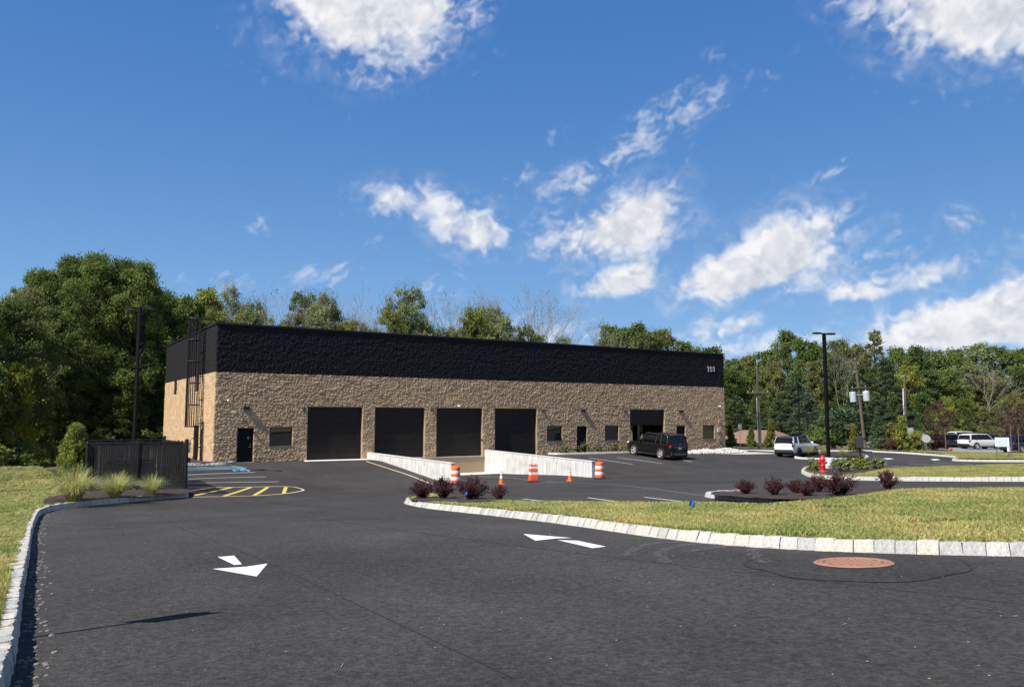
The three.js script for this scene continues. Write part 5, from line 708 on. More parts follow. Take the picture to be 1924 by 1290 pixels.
// a broad-leaved tree: trunk and limbs reaching into clumps of leaves
function broadTree(o) {
  const { seed, h, R: cr, base, clumps, leaves, size, profile, clumpR = [0.7, 1.3], flat = 0.7, up = 0.35, spread = 0.12, trunkR = 0.2, ragged = 0.3, twigs = 0 } = o;
  const R = rngOf(seed), L = new Leaves(), wood_ = [], bend = [(R() - 0.5) * 0.8, (R() - 0.5) * 0.8];
  const trunk = (t) => [bend[0] * Math.sin(t * 2.4), h * 0.86 * t, bend[1] * Math.sin(t * 2.9 + 0.6)];
  wood_.push(limb([0, 0.15, 0.3, 0.5, 0.7, 0.85, 1].map(trunk), trunkR, 0.03, 7));
  const lobes = Array.from({ length: 5 }, () => [R() * 6.28, 0.75 + R() * 0.5]);
  for (let k = 0; k < clumps; k++) {
    const t = Math.pow((k + R()) / clumps, 0.9), ang = R() * 6.2832; let lobe = 1; for (const [a, s] of lobes) lobe += 0.16 * s * Math.cos(ang * 2 - a * 2 + t * 5) * ragged;
    const rad = cr * profile(t) * lobe * (0.3 + 0.7 * Math.sqrt(R())) * (1 - ragged * 0.4 * R()), y = base + (h - base) * t, x = Math.cos(ang) * rad, z = Math.sin(ang) * rad, q = clamp((y - rad * (0.4 + R() * 0.5)) / (h * 0.86), 0.06, 0.97), s = trunk(q), m = [lerp(s[0], x, 0.5) + (R() - 0.5) * 0.5, lerp(s[1], y, 0.42) + R() * 0.3, lerp(s[2], z, 0.5) + (R() - 0.5) * 0.5];
    wood_.push(limb([s, m, [x, y, z]], trunkR * lerp(0.42, 0.16, q), 0.018, 4));
    for (let w = 0; w < twigs; w++) wood_.push(limb([[x, y, z], [x + gauss(R) * 0.8, y + 0.4 + R() * 0.6, z + gauss(R) * 0.8], [x + gauss(R) * 1.4, y + 0.8 + R() * 1.3, z + gauss(R) * 1.4]], 0.02, 0.008, 3));
    const rc = lerp(clumpR[0], clumpR[1], R()) * (1 - 0.25 * t), n = Math.round(leaves / clumps * (0.6 + R() * 0.8)), ct = 0.82 + R() * 0.36, warm = (R() - 0.5) * spread + (R() < (o.rust || 0) ? 0.9 : 0);
    for (let i = 0; i < n; i++) { const gx = gauss(R), gy = gauss(R), gz = gauss(R), b = ct * (0.78 + R() * 0.44), wv = warm + (R() - 0.5) * spread; L.leaf(x + gx * rc, y + gy * rc * flat, z + gz * rc, size * (0.7 + R() * 0.7), size * (0.24 + R() * 0.14), R, up, [b * (1 + wv * 1.5), b * (1 + wv * 0.35), b * (1 - wv * 0.3)]); }
  }
  return { wood: merge(wood_), leaf: L.geo() };
}
// a bare tree: forked again and again, a few leaves at the tips
function bareTree(seed, h, leaves, size) {
  const R = rngOf(seed), L = new Leaves(), w = [], tips = [];
  (function grow(p, d, len, r, depth) {
    const q = [p[0] + d[0] * len, p[1] + d[1] * len, p[2] + d[2] * len], m = [lerp(p[0], q[0], 0.5) + (R() - 0.5) * len * 0.12, lerp(p[1], q[1], 0.5), lerp(p[2], q[2], 0.5) + (R() - 0.5) * len * 0.12];
    w.push(limb([p, m, q], r, r * 0.66, depth > 3 ? 5 : 3)); if (depth <= 1) tips.push(q); if (depth === 0) return;
    const n = depth > 4 ? 2 + (R() < 0.5) : 2 + (R() < 0.6); for (let k = 0; k < n; k++) { const s = 0.34 + R() * 0.34, e = [d[0] + (R() - 0.5) * s * 2.2, d[1] + (R() - 0.3) * s * 0.8, d[2] + (R() - 0.5) * s * 2.2], l = Math.hypot(...e); grow(q, e.map((v) => v / l), len * (0.68 + R() * 0.22), r * 0.62, depth - 1); }
  })([0, 0, 0], [0.02, 1, 0], h * 0.3, h * 0.0105, 6);
  for (let i = 0; i < leaves; i++) { const t = tips[(R() * tips.length) | 0], b = 0.8 + R() * 0.5, v = (R() - 0.4) * 0.5; L.leaf(t[0] + gauss(R) * 0.5, t[1] + gauss(R) * 0.5, t[2] + gauss(R) * 0.5, size * (0.7 + R() * 0.6), size * 0.3, R, 0.2, [b * (1 + v * 1.4), b * (1 + v * 0.4), b * (1 - v * 0.3)]); }
  return { wood: merge(w), leaf: leaves ? L.geo() : null };
}
function pineTree(seed, h, cr, leaves, size) {
  const R = rngOf(seed), L = new Leaves(), w = [limb([[0, 0, 0], [0.1, h * 0.4, 0], [0, h * 0.75, 0.1], [0, h, 0]], 0.26, 0.03, 7)], tiers = Math.round(h / 0.85); const tot = tiers * 6;
  for (let k = 0; k < tiers; k++) for (let j = 0; j < 6; j++) {
    const t = 0.08 + 0.92 * (k + R() * 0.8) / tiers, a = j * 1.047 + R() * 0.9 + k, len = cr * Math.pow(1 - t, 0.62) * (0.55 + 0.6 * R()) + 0.35, y = h * t, dx = Math.cos(a), dz = Math.sin(a), tip = [dx * len, y + len * 0.12 - 0.1 + R() * 0.4, dz * len];
    w.push(limb([[0, y, 0], [dx * len * 0.5, y - 0.05, dz * len * 0.5], tip], 0.05, 0.012, 4)); const n = Math.round(leaves / tot * (0.5 + len / cr)), ct = 0.8 + R() * 0.4;
    for (let i = 0; i < n; i++) { const s = 0.3 + 0.72 * Math.sqrt(R()), b = ct * (0.75 + R() * 0.5), sp = 0.25 + 0.3 * s * Math.min(1.4, len * 0.4); L.leaf(dx * len * s + gauss(R) * sp, lerp(y, tip[1], s) + gauss(R) * 0.2, dz * len * s + gauss(R) * sp, size * (0.7 + R() * 0.6), size * 0.16, R, 0.8, [b * (0.95 + R() * 0.1), b, b * (0.95 + R() * 0.15)]); }
  }
  return { wood: merge(w), leaf: L.geo() };
}
const bark = mat([0.11, 0.095, 0.08], 1), paleBark = mat([0.26, 0.24, 0.21], 1);
const foliage = (c) => mat(c, 0.8, { vertexColors: true, transmission: 0.42, specularIntensity: 0.3 });
const F = { deep: foliage([0.105, 0.16, 0.034]), mid: foliage([0.155, 0.21, 0.042]), lime: foliage([0.25, 0.28, 0.045]), olive: foliage([0.21, 0.22, 0.07]), pale: foliage([0.26, 0.31, 0.13]), pine: foliage([0.095, 0.145, 0.048]), blueish: foliage([0.1, 0.155, 0.068]), gold: foliage([0.2, 0.2, 0.04]), maroon: foliage([0.075, 0.028, 0.03]), red: foliage([0.13, 0.062, 0.045]), straw: foliage([0.36, 0.34, 0.17]) };
const round = (t) => Math.pow(Math.max(0, Math.sin(Math.PI * (0.16 + 0.8 * t))), 0.75), egg = (t) => Math.pow(Math.max(0, Math.sin(Math.PI * (0.26 + 0.7 * t))), 0.8), skirt = (t) => Math.pow(1 - t * 0.93, 0.5) * (0.75 + 0.25 * Math.sin(t * 9)), spire = (t) => 1 - t * 0.97, column = (t) => Math.pow(Math.max(0, Math.sin(Math.PI * (0.2 + 0.74 * t))), 0.55);
const T = {
  big: broadTree({ seed: 1, h: 14.5, R: 4.6, base: 1.4, clumps: 280, leaves: 50000, size: 0.17, clumpR: [0.5, 1.05], profile: egg, trunkR: 0.28, ragged: 0.9 }),
  big2: broadTree({ seed: 2, h: 13, R: 4.0, base: 1.0, clumps: 230, leaves: 40000, size: 0.165, clumpR: [0.5, 1.0], profile: round, trunkR: 0.24, ragged: 0.9 }),
  edge: broadTree({ seed: 3, h: 8.5, R: 3.4, base: 0.3, clumps: 120, leaves: 20000, size: 0.19, clumpR: [0.4, 0.8], profile: skirt, trunkR: 0.14, ragged: 0.6 }),
  far: broadTree({ seed: 4, h: 15, R: 4.6, base: 2, clumps: 110, leaves: 15000, size: 0.33, profile: egg, trunkR: 0.25, ragged: 0.6, clumpR: [0.9, 1.5] }),
  far2: broadTree({ seed: 5, h: 14, R: 4.2, base: 1.0, clumps: 100, leaves: 14000, size: 0.32, profile: skirt, trunkR: 0.22, ragged: 0.6, clumpR: [0.8, 1.4] }),
  airy: broadTree({ seed: 6, h: 17, R: 3.6, base: 4, clumps: 150, leaves: 14000, size: 0.24, profile: column, trunkR: 0.2, ragged: 0.8, clumpR: [0.55, 1.05], twigs: 2 }),
  thin: broadTree({ seed: 7, h: 16, R: 3.0, base: 4, clumps: 100, leaves: 6000, size: 0.22, profile: column, trunkR: 0.17, ragged: 0.9, clumpR: [0.5, 1.0], twigs: 3 }),
  bare: bareTree(8, 16, 260, 0.24), bare2: bareTree(9, 15, 0, 0.2),
  pine: pineTree(10, 13, 4.6, 13000, 0.42), pine2: pineTree(11, 16, 3.6, 10000, 0.42),
  shrub: broadTree({ seed: 12, h: 2.6, R: 1.5, base: 0.1, clumps: 46, leaves: 3600, size: 0.19, profile: round, trunkR: 0.05, clumpR: [0.3, 0.55], ragged: 0.6 }),
  young: broadTree({ seed: 13, h: 3.2, R: 1.0, base: 0.1, clumps: 110, leaves: 6500, size: 0.15, profile: spire, trunkR: 0.06, clumpR: [0.2, 0.36], ragged: 0.4, up: 0.1 }),
  arbor: broadTree({ seed: 14, h: 3.3, R: 1.15, base: 0.1, clumps: 170, leaves: 22000, size: 0.1, profile: (t) => Math.pow(1 - t * 0.92, 0.62), trunkR: 0.05, clumpR: [0.2, 0.36], flat: 1.1, ragged: 0.7, up: 0.0 }),
  low: broadTree({ seed: 15, h: 0.62, R: 0.46, base: 0.06, clumps: 30, leaves: 900, size: 0.1, profile: round, trunkR: 0.02, clumpR: [0.1, 0.18], ragged: 0.6 }),
  barb: null, sapling: broadTree({ seed: 16, h: 4.6, R: 1.5, base: 1.7, clumps: 50, leaves: 1300, size: 0.16, profile: round, trunkR: 0.05, clumpR: [0.3, 0.55], ragged: 0.5 }),
};
const protos = {};
for (const k of Object.keys(T)) if (T[k]) { const b = new THREE.Box3(); T[k].wood.computeBoundingBox(); b.copy(T[k].wood.boundingBox); if (T[k].leaf) { T[k].leaf.computeBoundingBox(); b.union(T[k].leaf.boundingBox); } T[k].h = b.max.y; }
function tree(kind, fol, x, zf, s, turn, label, group, cat = 'tree', name = 'tree', dy = 0, wm) {
  const t = thing(name, label, cat, on([x, zf], dy), turn, group); if (Array.isArray(s)) t.scale.set(...s); else t.scale.setScalar(s);
  const k = T[kind]; part(name === 'tree' || name === 'conifer' || name === 'sapling' ? 'trunk' : 'stems', k.wood, wm || bark, t); if (k.leaf) { const c = part('crown', k.leaf, F[fol], t); } return t;
}
// barberry: arching stems set with small dark leaves
function barberry(seed) { const R = rngOf(seed), L = new Leaves(), w = []; for (let k = 0; k < 60; k++) { const a = R() * 6.28, s = 0.2 + R() * 1.15, hgt = 0.62 - 0.3 * s * R() - 0.08 * R(), q = (t) => [Math.cos(a) * 0.36 * s * t + Math.cos(a) * 0.05, hgt * (t * 1.25 - 0.3 * t * t * s), Math.sin(a) * 0.36 * s * t]; w.push(limb([0, 0.35, 0.7, 1].map(q), 0.008, 0.003, 3)); for (let i = 0; i < 42; i++) { const t = 0.12 + 0.9 * R(), p = q(t), b = 0.7 + R() * 0.7; L.leaf(p[0] + gauss(R) * 0.05, p[1] + gauss(R) * 0.04, p[2] + gauss(R) * 0.05, 0.05 + R() * 0.03, 0.015, R, 0.3, [b * (1 + R() * 0.3), b, b]); } } return { wood: merge(w), leaf: L.geo() }; }
T.barb = barberry(31); T.barb2 = barberry(32);
function tallGrass(seed, h, n, spread) { const R = rngOf(seed), pos = [], colr = [], idx = []; for (let k = 0; k < n; k++) { const a = R() * 6.28, b0 = R() * 0.2 * spread, len = h * (0.55 + R() * 0.6), out = len * (0.15 + R() * 0.95) * spread, w = 0.007 + R() * 0.006, t0 = 0.75 + R() * 0.5, dry = R() < 0.3 ? 1 : 0, c = Math.cos(a), s = Math.sin(a); for (let j = 0; j <= 4; j++) { const t = j / 4, rr = b0 + out * Math.pow(t, 1.3), y = len * (t - 0.62 * t * t * t * Math.min(1.1, out / len)), ww = w * (1 - t * 0.85) * (0.6 + 0.8 * t); for (const q of [-1, 1]) { pos.push(c * rr - s * ww * q, y, s * rr + c * ww * q); const d = dry ? [1.35, 1.05, 0.8] : [1, 1, 1]; colr.push(t0 * d[0], t0 * d[1], t0 * d[2]); } if (j) { const i = pos.length / 3 - 4; idx.push(i, i + 1, i + 2, i + 1, i + 3, i + 2); } } } const g = new THREE.BufferGeometry(); g.setAttribute('position', new THREE.Float32BufferAttribute(pos, 3)); g.setAttribute('color', new THREE.Float32BufferAttribute(colr, 3)); g.setIndex(idx); g.computeVertexNormals(); return g; }
const grassGeo = [tallGrass(51, 1.35, 1100, 1.0), tallGrass(52, 1.15, 900, 0.95), tallGrass(53, 1.0, 560, 0.85)], reed = foliage([0.44, 0.48, 0.2]), plumeG = mat([0.36, 0.28, 0.19], 1);
[[[-15.40, 28.53], 0, 1.0, 'largest pale green ornamental grass clump, left of the fence'], [[-14.70, 29.99], 1, 0.95, 'middle pale green ornamental grass clump before the black fence'], [[-14.10, 31.66], 2, 0.9, 'smallest ornamental grass clump with a brown base, before the black fence']].forEach(([p, k, s, label], i) => { const t = thing('ornamental_grass', label, 'grass clump', on(p, 0.17), i * 2, 'grass clumps at the fence'); t.scale.setScalar(s); part('blades', grassGeo[k], reed, t).userData.kind = 'stuff'; });
[[1515, 'first'], [1545, 'second'], [1581, 'third']].forEach(([px, w], i) => { const p = [[24.14, 66], [25.50, 66], [27.02, 66]][i], t = thing('fountain_grass', w + ' tuft of plumed fountain grass from the white vehicle, small island', 'grass clump', on(p, 0.15), i); t.scale.setScalar(0.72); part('blades', grassGeo[i], reed, t).userData.kind = 'stuff'; const R = rngOf(60 + i), g = []; for (let k = 0; k < 70; k++) { const a = R() * 6.28, r = 0.15 + R() * 0.5, y = 0.75 + R() * 0.35; g.push(limb([[Math.cos(a) * r, y, Math.sin(a) * r], [Math.cos(a) * (r + 0.08), y + 0.1, Math.sin(a) * (r + 0.08)], [Math.cos(a) * (r + 0.15), y + 0.13, Math.sin(a) * (r + 0.15)]], 0.022, 0.006, 4)); } part('plumes', g, plumeG, t).userData.kind = 'stuff'; });
const ORD = ['first', 'second', 'third', 'fourth', 'fifth', 'sixth', 'seventh', 'eighth', 'ninth', 'tenth', 'eleventh', 'twelfth', 'thirteenth', 'fourteenth', 'fifteenth', 'sixteenth', 'seventeenth', 'eighteenth', 'nineteenth', 'twentieth', 'twenty-first', 'twenty-second', 'twenty-third', 'twenty-fourth', 'twenty-fifth', 'twenty-sixth', 'twenty-seventh', 'twenty-eighth'];
const shrubby = (kind, fol, p, s, turn, label, group, cat = 'shrub', name = 'shrub', dy = 0.14) => tree(kind, fol, p[0], p[1], s, turn, label, group, cat, name, dy, mat([0.06, 0.04, 0.035], 1));
[[[-3.06, 27.64], 0.95, 'first'], [[-2.27, 26.63], 1.08, 'second'], [[-1.27, 25.49], 1.08, 'third'], [[-0.37, 24.28], 0.7, 'fourth']].forEach(([p, s, w], i) => shrubby(i & 1 ? 'barb2' : 'barb', 'maroon', p, s, i * 1.7, w + ' dark red barberry from the kerb end at the front lawn tip', 'barberries at the lawn tip', 'shrub', 'barberry'));
[[[6.58, 22.85], 0.6], [[6.95, 21.46], 0.72], [[7.66, 21.86], 0.58], [[7.38, 20.30], 0.55], [[8.28, 22.00], 0.72], [[8.13, 20.12], [0.98, 0.92, 0.98]], [[10.40, 22.45], 0.78]].forEach(([p, s], i) => shrubby(i & 1 ? 'barb' : 'barb2', 'maroon', p, s, i * 1.3, ORD[i] + ' dark red barberry from the tip of the bed behind the front lawn', 'barberries in the mulch bed', 'shrub', 'barberry'));
[[[17.88, 47.95], 0.92], [[16.93, 44.61], 0.8], [[18.22, 45.43], 0.78], [[16.73, 40.79], 0.95], [[19.81, 47.58], 0.95], [[18.59, 43.09], 1.05], [[19.89, 43.97], 0.95]].forEach(([p, s], i) => shrubby('low', i % 3 ? 'lime' : 'pale', p, [s * 1.1, s, s * 1.1], i * 2.1, ORD[i] + ' light green shrub from the rounded tip of the hydrant island', 'green shrubs of the hydrant island'));
[[26.4, 'pale', 0.9, 'small green shrub under the window next to the fourth big door'], [28.35, 'mid', 1.1, 'small green shrub before the middle entry door'], [29.9, 'gold', 0.7, 'low yellow flowering plant beside the middle entry door'], [31.5, 'gold', 0.9, 'yellow flowering plant under the window left of the open door'], [33.0, 'lime', 0.8, 'small green plant near the nose of the black vehicle']].forEach(([u, f, s, label], i) => shrubby('low', f, xzOf(u, 0.68), s, i, label, undefined, 'shrub', 'shrub', 0.12));
tree('arbor', 'lime', -17.99, 33.2, [0.75, 0.8, 0.75], 1, 'bushy yellow green arborvitae standing left of the black fence', undefined, 'shrub', 'conifer', 0.1, mat([0.06, 0.04, 0.035], 1));
// young conifers and bushes along the far kerb
const rowC = [[21.70, 80, 'gold', 0.66, 'young', 'young golden conifer close to the building corner'], [24.35, 82, 'mid', 0.62, 'young', 'young green conifer before the brown roofed house'], [25.72, 80, 'gold', 0.84, 'young', 'young golden conifer just left of the white vehicle'], [32.22, 76, 'gold', 0.74, 'young', 'young golden conifer left of the leaning utility pole'], [36.35, 80, 'blueish', [1.1, 0.98, 1.1], 'young', 'blue green spruce right of the leaning utility pole'], [38.25, 79, 'lime', [1.1, 1.02, 1.1], 'young', 'tallest bright green conifer among the far bushes'], [40.72, 81, 'lime', [0.9, 0.72, 0.9], 'shrub', 'round bright green bush beside the octagonal sign'], [39.45, 84, 'gold', [0.9, 0.95, 0.9], 'shrub', 'yellow green bush between the blue spruce and the tall conifer'], [37.21, 79, 'red', [0.7, 0.38, 0.7], 'shrub', 'low red leaved bush at the foot of the tall conifer'], [43.59, 83, 'maroon', [1.0, 0.62, 1.0], 'shrub', 'dark maroon bush behind the octagonal sign'], [32.12, 84, 'mid', [1.3, 0.7, 1.3], 'shrub', 'green bush behind the hood of the white vehicle'], [36.26, 88, 'blueish', [1.9, 1.5, 1.9], 'shrub', 'large feathery bush behind the tall lamp post'], [35.20, 89, 'deep', [1.7, 1.3, 1.7], 'shrub', 'dark bush left of the feathery bush']];
for (const [x, z, f, s, k, label] of rowC) tree(k, f, x, z, s, x, label, 'bushes along the far kerb', 'shrub', k === 'young' ? 'conifer' : 'shrub', 0.05);
tree('sapling', 'red', 48.81, 92, 1.15, 0, 'thin copper leaved tree above the grey hatchback', undefined, 'tree', 'sapling'); tree('sapling', 'red', 49.27, 80, [1.15, 1.0, 1.15], 2, 'red leaved tree behind the notice board', undefined, 'tree', 'sapling'); tree('sapling', 'red', 52.23, 82, [1.2, 1.0, 1.2], 4, 'red leaved tree at the picture edge before the gabled house', undefined, 'tree', 'sapling');
for (const [i, x, z] of [[0, 43.99, 70], [1, 43.02, 80], [2, 40.86, 66]]) { const t = thing('wooden_stake', ORD[i] + ' bare wooden stake near the far cars', 'stake', on([x, z], 0.1), 0, 'stakes by the car park'); part('stake', limb([[0, -0.1, 0], [0.02, 1.2, 0], [0.01, 2.3, 0]], 0.045, 0.035, 7), wood, t); }
{ const h = thing('red_hydrant', 'tiny distant red hydrant on the far lawn', 'hydrant', on([42.46, 78], 0.12)); h.scale.setScalar(0.75); part('barrel', lathe([[0, 0], [0.15, 0], [0.1, 0.05], [0.1, 0.4], [0.14, 0.42], [0.1, 0.52], [0, 0.58]], 12), mat([0.55, 0.03, 0.02], 0.4), h); part('nozzle', bar([-0.2, 0.3, 0], [0.2, 0.3, 0], 0.06, 8), mat([0.55, 0.03, 0.02], 0.4), h); }

// ---------------------------------------------------------------- woods
function wood_row(list, words, group) { // [x, zf, top height, kind, foliage, width factor]
  list.sort((a, b) => a[0] / a[1] - b[0] / b[1]).forEach(([x, z, top, k, f, wf = 1], i) => { const s = (top - G(x, z)) / T[k].h, kindWord = { deep: 'dark green', mid: 'green', lime: 'yellow green', olive: 'olive', pale: 'pale green', pine: 'dark needled', blueish: 'blue green', gold: 'golden', maroon: 'maroon', red: 'rusty' }[f], shapeWord = { big: 'broad tree', big2: 'broad tree', edge: 'low branched tree', far: 'leafy tree', far2: 'full tree', airy: 'airy tree', thin: 'sparse tree', bare: 'nearly bare tree', bare2: 'bare tree', pine: 'pine', pine2: 'tall pine', shrub: 'bush' }[k]; tree(k, f, x, z, [s * wf, s, s * wf], i * 2.399 + x, `${kindWord} ${shapeWord}, ${ORD[i]} from left ${words}`, group, 'tree', k === 'shrub' ? 'shrub' : 'tree', -0.1, k.startsWith('bare') || k === 'thin' ? paleBark : bark); });
}
const TOP = (py, z) => EYE + ((788.6 - py) / 1505) * z;
wood_row([[-39.36, 54, 12.5, 'big', 'deep'], [-35.15, 52, 11.2, 'big2', 'mid'], [-35.56, 56, TOP(548,56), 'big2', 'deep', 0.95], [-39.29, 64, TOP(530,64), 'big2', 'olive', 0.8], [-42.24, 72, TOP(495,72), 'big', 'mid', 0.85], [-40.56, 73, TOP(468,73), 'big', 'deep', 0.85], [-36.76, 70, TOP(462,70), 'big', 'mid', 0.82], [-35.62, 72, TOP(474,72), 'big', 'deep', 0.8], [-33.34, 71, TOP(482,71), 'big2', 'mid', 0.85], [-33.68, 76, TOP(535,76), 'big2', 'deep', 0.9], [-34.17, 82, TOP(552,82), 'big2', 'mid', 0.8]], 'in the front row of woods beside the lawn', 'front row of the left woods');
wood_row([[-45.93, 66, 12, 'far', 'deep', 1.2], [-46.29, 72, TOP(565,72), 'far2', 'mid', 1.2], [-50.67, 84, TOP(540,84), 'far', 'deep', 1.2], [-49.04, 86, TOP(500,86), 'far', 'mid', 1.1], [-45.12, 84, TOP(495,84), 'far2', 'deep', 1.1], [-43.35, 86, TOP(505,86), 'far', 'deep', 1.1], [-40.50, 86, TOP(520,86), 'far', 'mid', 1.1], [-39.41, 90, TOP(560,90), 'far2', 'mid', 1.1]], 'in the back row of woods beside the lawn', 'back row of the left woods');
wood_row([[-32.81, 50, 6.5, 'edge', 'mid'], [-32.40, 52, 6.6, 'edge', 'lime', 0.9], [-36.91, 62, 7.4, 'edge', 'mid', 0.95], [-38.77, 68, 7.0, 'edge', 'deep', 1.1], [-36.21, 67, 7.4, 'edge', 'mid', 1.1], [-34.72, 68, 7.0, 'edge', 'deep', 1.1], [-32.83, 68, 7.2, 'edge', 'mid', 1.1], [-31.81, 70, 7.2, 'edge', 'deep', 1.0], [-32.40, 74, 8, 'edge', 'mid', 1.0]], 'among low trees at the wood edge', 'low trees at the wood edge');
wood_row([[-30.80, 48, 1.5, 'shrub', 'lime', 1.2], [-30.82, 50, 1.2, 'shrub', 'deep', 1.5], [-32.37, 56, 1.3, 'shrub', 'mid', 1.4]], 'in the undergrowth at the lawn edge', 'undergrowth at the lawn edge');
wood_row([[-30.87, 76, TOP(548,76), 'far2', 'mid', 0.8], [-29.82, 78, TOP(530,78), 'far2', 'lime', 0.72], [-29.84, 84, TOP(506,84), 'thin', 'pale', 0.8], [-27.12, 82, TOP(548,82), 'airy', 'olive', 0.75], [-27.36, 80, TOP(580,80), 'far2', 'lime', 0.6], [-26.00, 86, TOP(525,86), 'bare', 'mid', 0.9], [-24.11, 84, TOP(528,84), 'bare2', 'mid', 0.8], [-22.64, 88, TOP(528,88), 'airy', 'mid', 0.75], [-20.02, 86, TOP(535,86), 'airy', 'olive', 0.8], [-19.41, 90, TOP(520,90), 'bare2', 'mid', 0.8], [-17.11, 88, TOP(575,88), 'thin', 'mid', 0.8], [-16.19, 90, TOP(560,90), 'bare', 'mid', 0.8], [-12.20, 90, TOP(518,90), 'airy', 'pale', 0.85], [-10.13, 88, TOP(595,88), 'far2', 'lime', 0.55], [-13.97, 88, TOP(590,88), 'bare', 'lime', 0.7], [-28.00, 76, TOP(560,76), 'airy', 'lime', 0.8], [-25.51, 80, TOP(560,80), 'airy', 'pale', 0.8], [-22.62, 82, TOP(568,82), 'airy', 'olive', 0.8], [-20.07, 82, TOP(548,82), 'airy', 'pale', 0.85], [-17.61, 84, TOP(585,84), 'airy', 'lime', 0.8], [-14.90, 86, TOP(598,86), 'airy', 'olive', 0.8], [-12.63, 86, TOP(560,86), 'airy', 'lime', 0.7], [-10.93, 87, TOP(548,87), 'airy', 'pale', 0.75]], 'behind the near half of the roof', 'trees behind the roof');
wood_row([[-8.08, 94, TOP(552,94), 'bare2', 'mid', 0.8], [-6.60, 96, TOP(535,96), 'bare', 'olive', 0.8], [-3.54, 94, TOP(545,94), 'thin', 'pale', 1.0], [-2.03, 96, TOP(550,96), 'thin', 'lime', 0.9], [-4.99, 92, TOP(592,92), 'far2', 'gold', 0.5], [1.49, 98, TOP(525,98), 'bare', 'mid', 0.75], [1.02, 96, TOP(595,96), 'airy', 'mid', 0.8], [4.73, 98, TOP(540,98), 'bare2', 'mid', 1.0], [7.14, 100, TOP(545,100), 'bare2', 'mid', 0.9], [3.11, 98, TOP(620,98), 'far2', 'mid', 0.7], [9.99, 102, TOP(600,102), 'bare', 'mid', 0.8], [13.18, 106, TOP(600,106), 'far', 'mid', 0.75], [17.00, 108, TOP(597,108), 'far', 'deep', 0.8], [20.22, 108, TOP(612,108), 'far2', 'olive', 0.85], [24.30, 112, TOP(632,112), 'far', 'mid', 0.85], [28.50, 114, TOP(645,114), 'far2', 'deep', 0.9], [14.71, 102, TOP(612,102), 'bare2', 'mid', 0.8], [-8.75, 90, TOP(600,90), 'airy', 'olive', 0.8], [-4.08, 92, TOP(560,92), 'airy', 'lime', 0.8], [-1.05, 93, TOP(575,93), 'airy', 'pale', 0.8], [-6.21, 92, TOP(598,92), 'airy', 'lime', 0.7], [6.35, 98, TOP(618,98), 'airy', 'pale', 0.8], [18.44, 106, TOP(606,106), 'airy', 'mid', 0.9], [14.58, 106, TOP(606,106), 'far', 'mid', 0.75]], 'behind the far half of the roof', 'trees behind the roof');
wood_row([[35.22, 128, TOP(668,128), 'far', 'mid'], [38.52, 130, TOP(662,130), 'far', 'olive'], [40.89, 128, TOP(652,128), 'far2', 'mid'], [45.06, 130, TOP(612,130), 'far', 'mid', 0.75], [47.92, 128, TOP(632,128), 'far', 'deep', 0.9], [53.14, 130, TOP(632,130), 'far2', 'olive', 0.9], [57.28, 132, TOP(640,132), 'far', 'olive', 0.85], [57.34, 126, TOP(614,126), 'pine2', 'olive', 0.9], [62.60, 130, TOP(645,130), 'far', 'mid', 0.9], [66.62, 132, TOP(645,132), 'far2', 'deep'], [70.91, 134, TOP(650,134), 'far', 'mid'], [74.28, 134, TOP(648,134), 'far', 'mid'], [79.16, 136, TOP(640,136), 'far2', 'pale'], [83.03, 136, TOP(642,136), 'far', 'mid'], [87.08, 136, TOP(648,136), 'far2', 'mid'], [91.58, 136, TOP(645,136), 'far', 'deep']], 'in the skyline row across the street', 'skyline row of the right woods');
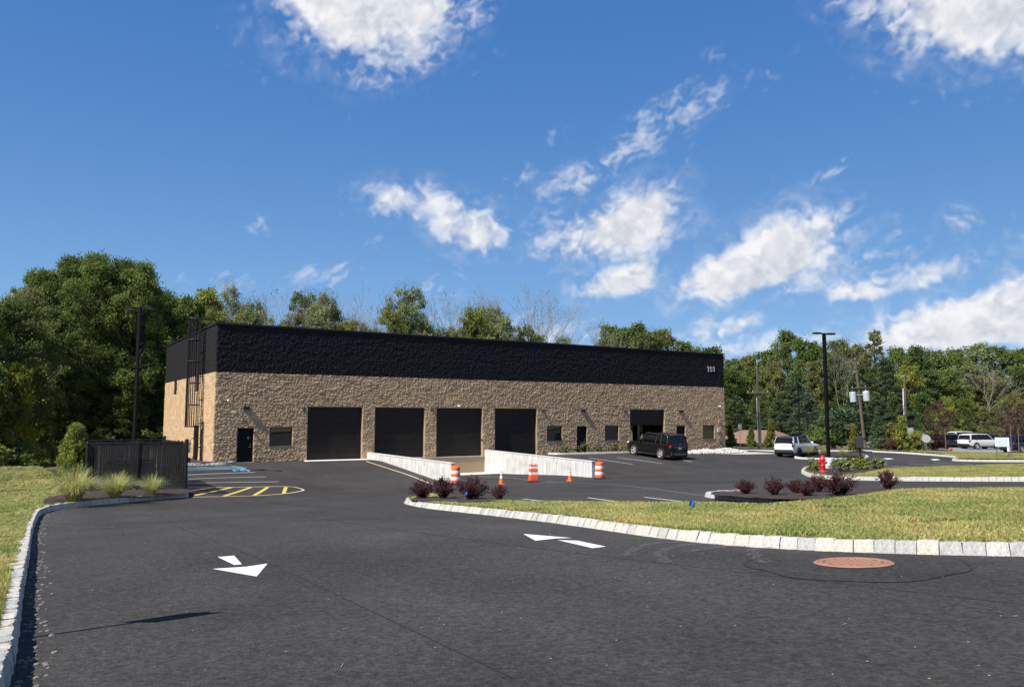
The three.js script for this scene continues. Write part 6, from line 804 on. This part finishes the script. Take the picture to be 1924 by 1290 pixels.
wood_row([[30.67, 112, TOP(690,112), 'far2', 'deep'], [33.93, 114, TOP(682,114), 'far', 'mid'], [37.18, 114, TOP(672,114), 'far', 'olive', 0.9], [39.00, 110, TOP(700,110), 'pine', 'blueish', 1.1], [43.21, 114, TOP(672,114), 'far2', 'olive', 0.9], [46.15, 112, TOP(640,112), 'bare', 'olive', 0.7], [46.81, 116, TOP(660,116), 'far', 'deep', 0.9], [49.99, 114, TOP(685,114), 'pine', 'pine', 1.0], [52.30, 112, TOP(670,112), 'pine2', 'pine', 1.2], [57.55, 116, TOP(680,116), 'far', 'lime'], [61.51, 118, TOP(690,118), 'far2', 'deep'], [64.63, 118, TOP(690,118), 'far', 'mid'], [69.06, 120, TOP(680,120), 'far2', 'olive'], [67.83, 116, TOP(672,116), 'bare2', 'olive', 0.9], [72.71, 120, TOP(690,120), 'far', 'olive'], [76.44, 120, TOP(685,120), 'far2', 'deep'], [79.07, 118, TOP(690,118), 'far', 'mid']], 'in the middle row across the street', 'middle row of the right woods');
wood_row([[27.98, 100, TOP(740,100), 'pine', 'pine', 1.2], [31.24, 102, TOP(745,102), 'far2', 'deep', 1.1], [33.27, 100, TOP(745,100), 'pine', 'pine', 1.3], [35.85, 98, TOP(735,98), 'pine', 'blueish', 1.3], [40.35, 102, TOP(750,102), 'far2', 'deep'], [44.23, 104, TOP(735,104), 'pine', 'pine', 1.2], [46.42, 102, TOP(740,102), 'pine', 'pine', 1.2], [50.22, 104, TOP(735,104), 'pine', 'pine', 1.2], [55.22, 108, TOP(735,108), 'far2', 'deep'], [60.60, 112, TOP(740,112), 'far', 'lime', 0.9], [63.19, 112, TOP(745,112), 'far2', 'mid'], [64.61, 110, TOP(760,110), 'far2', 'olive'], [69.86, 112, TOP(735,112), 'far', 'olive'], [72.25, 110, TOP(740,110), 'far2', 'deep']], 'in the front row across the street', 'front row of the right woods');
// the grassy bank and trees to the right of the camera that the windows mirror
structure('grass_bank', drape([[70, 20], [120, 60], [170, 40], [170, -120], [90, -120], [60, -40]], 4, (x, z) => G(x, Math.max(-20, z)) + 0.3 + 4.5 * ss(60, 150, x), soilTone), turf, 'grassy bank right of the camera, mirrored in the windows');

renderer.render(scene, camera);
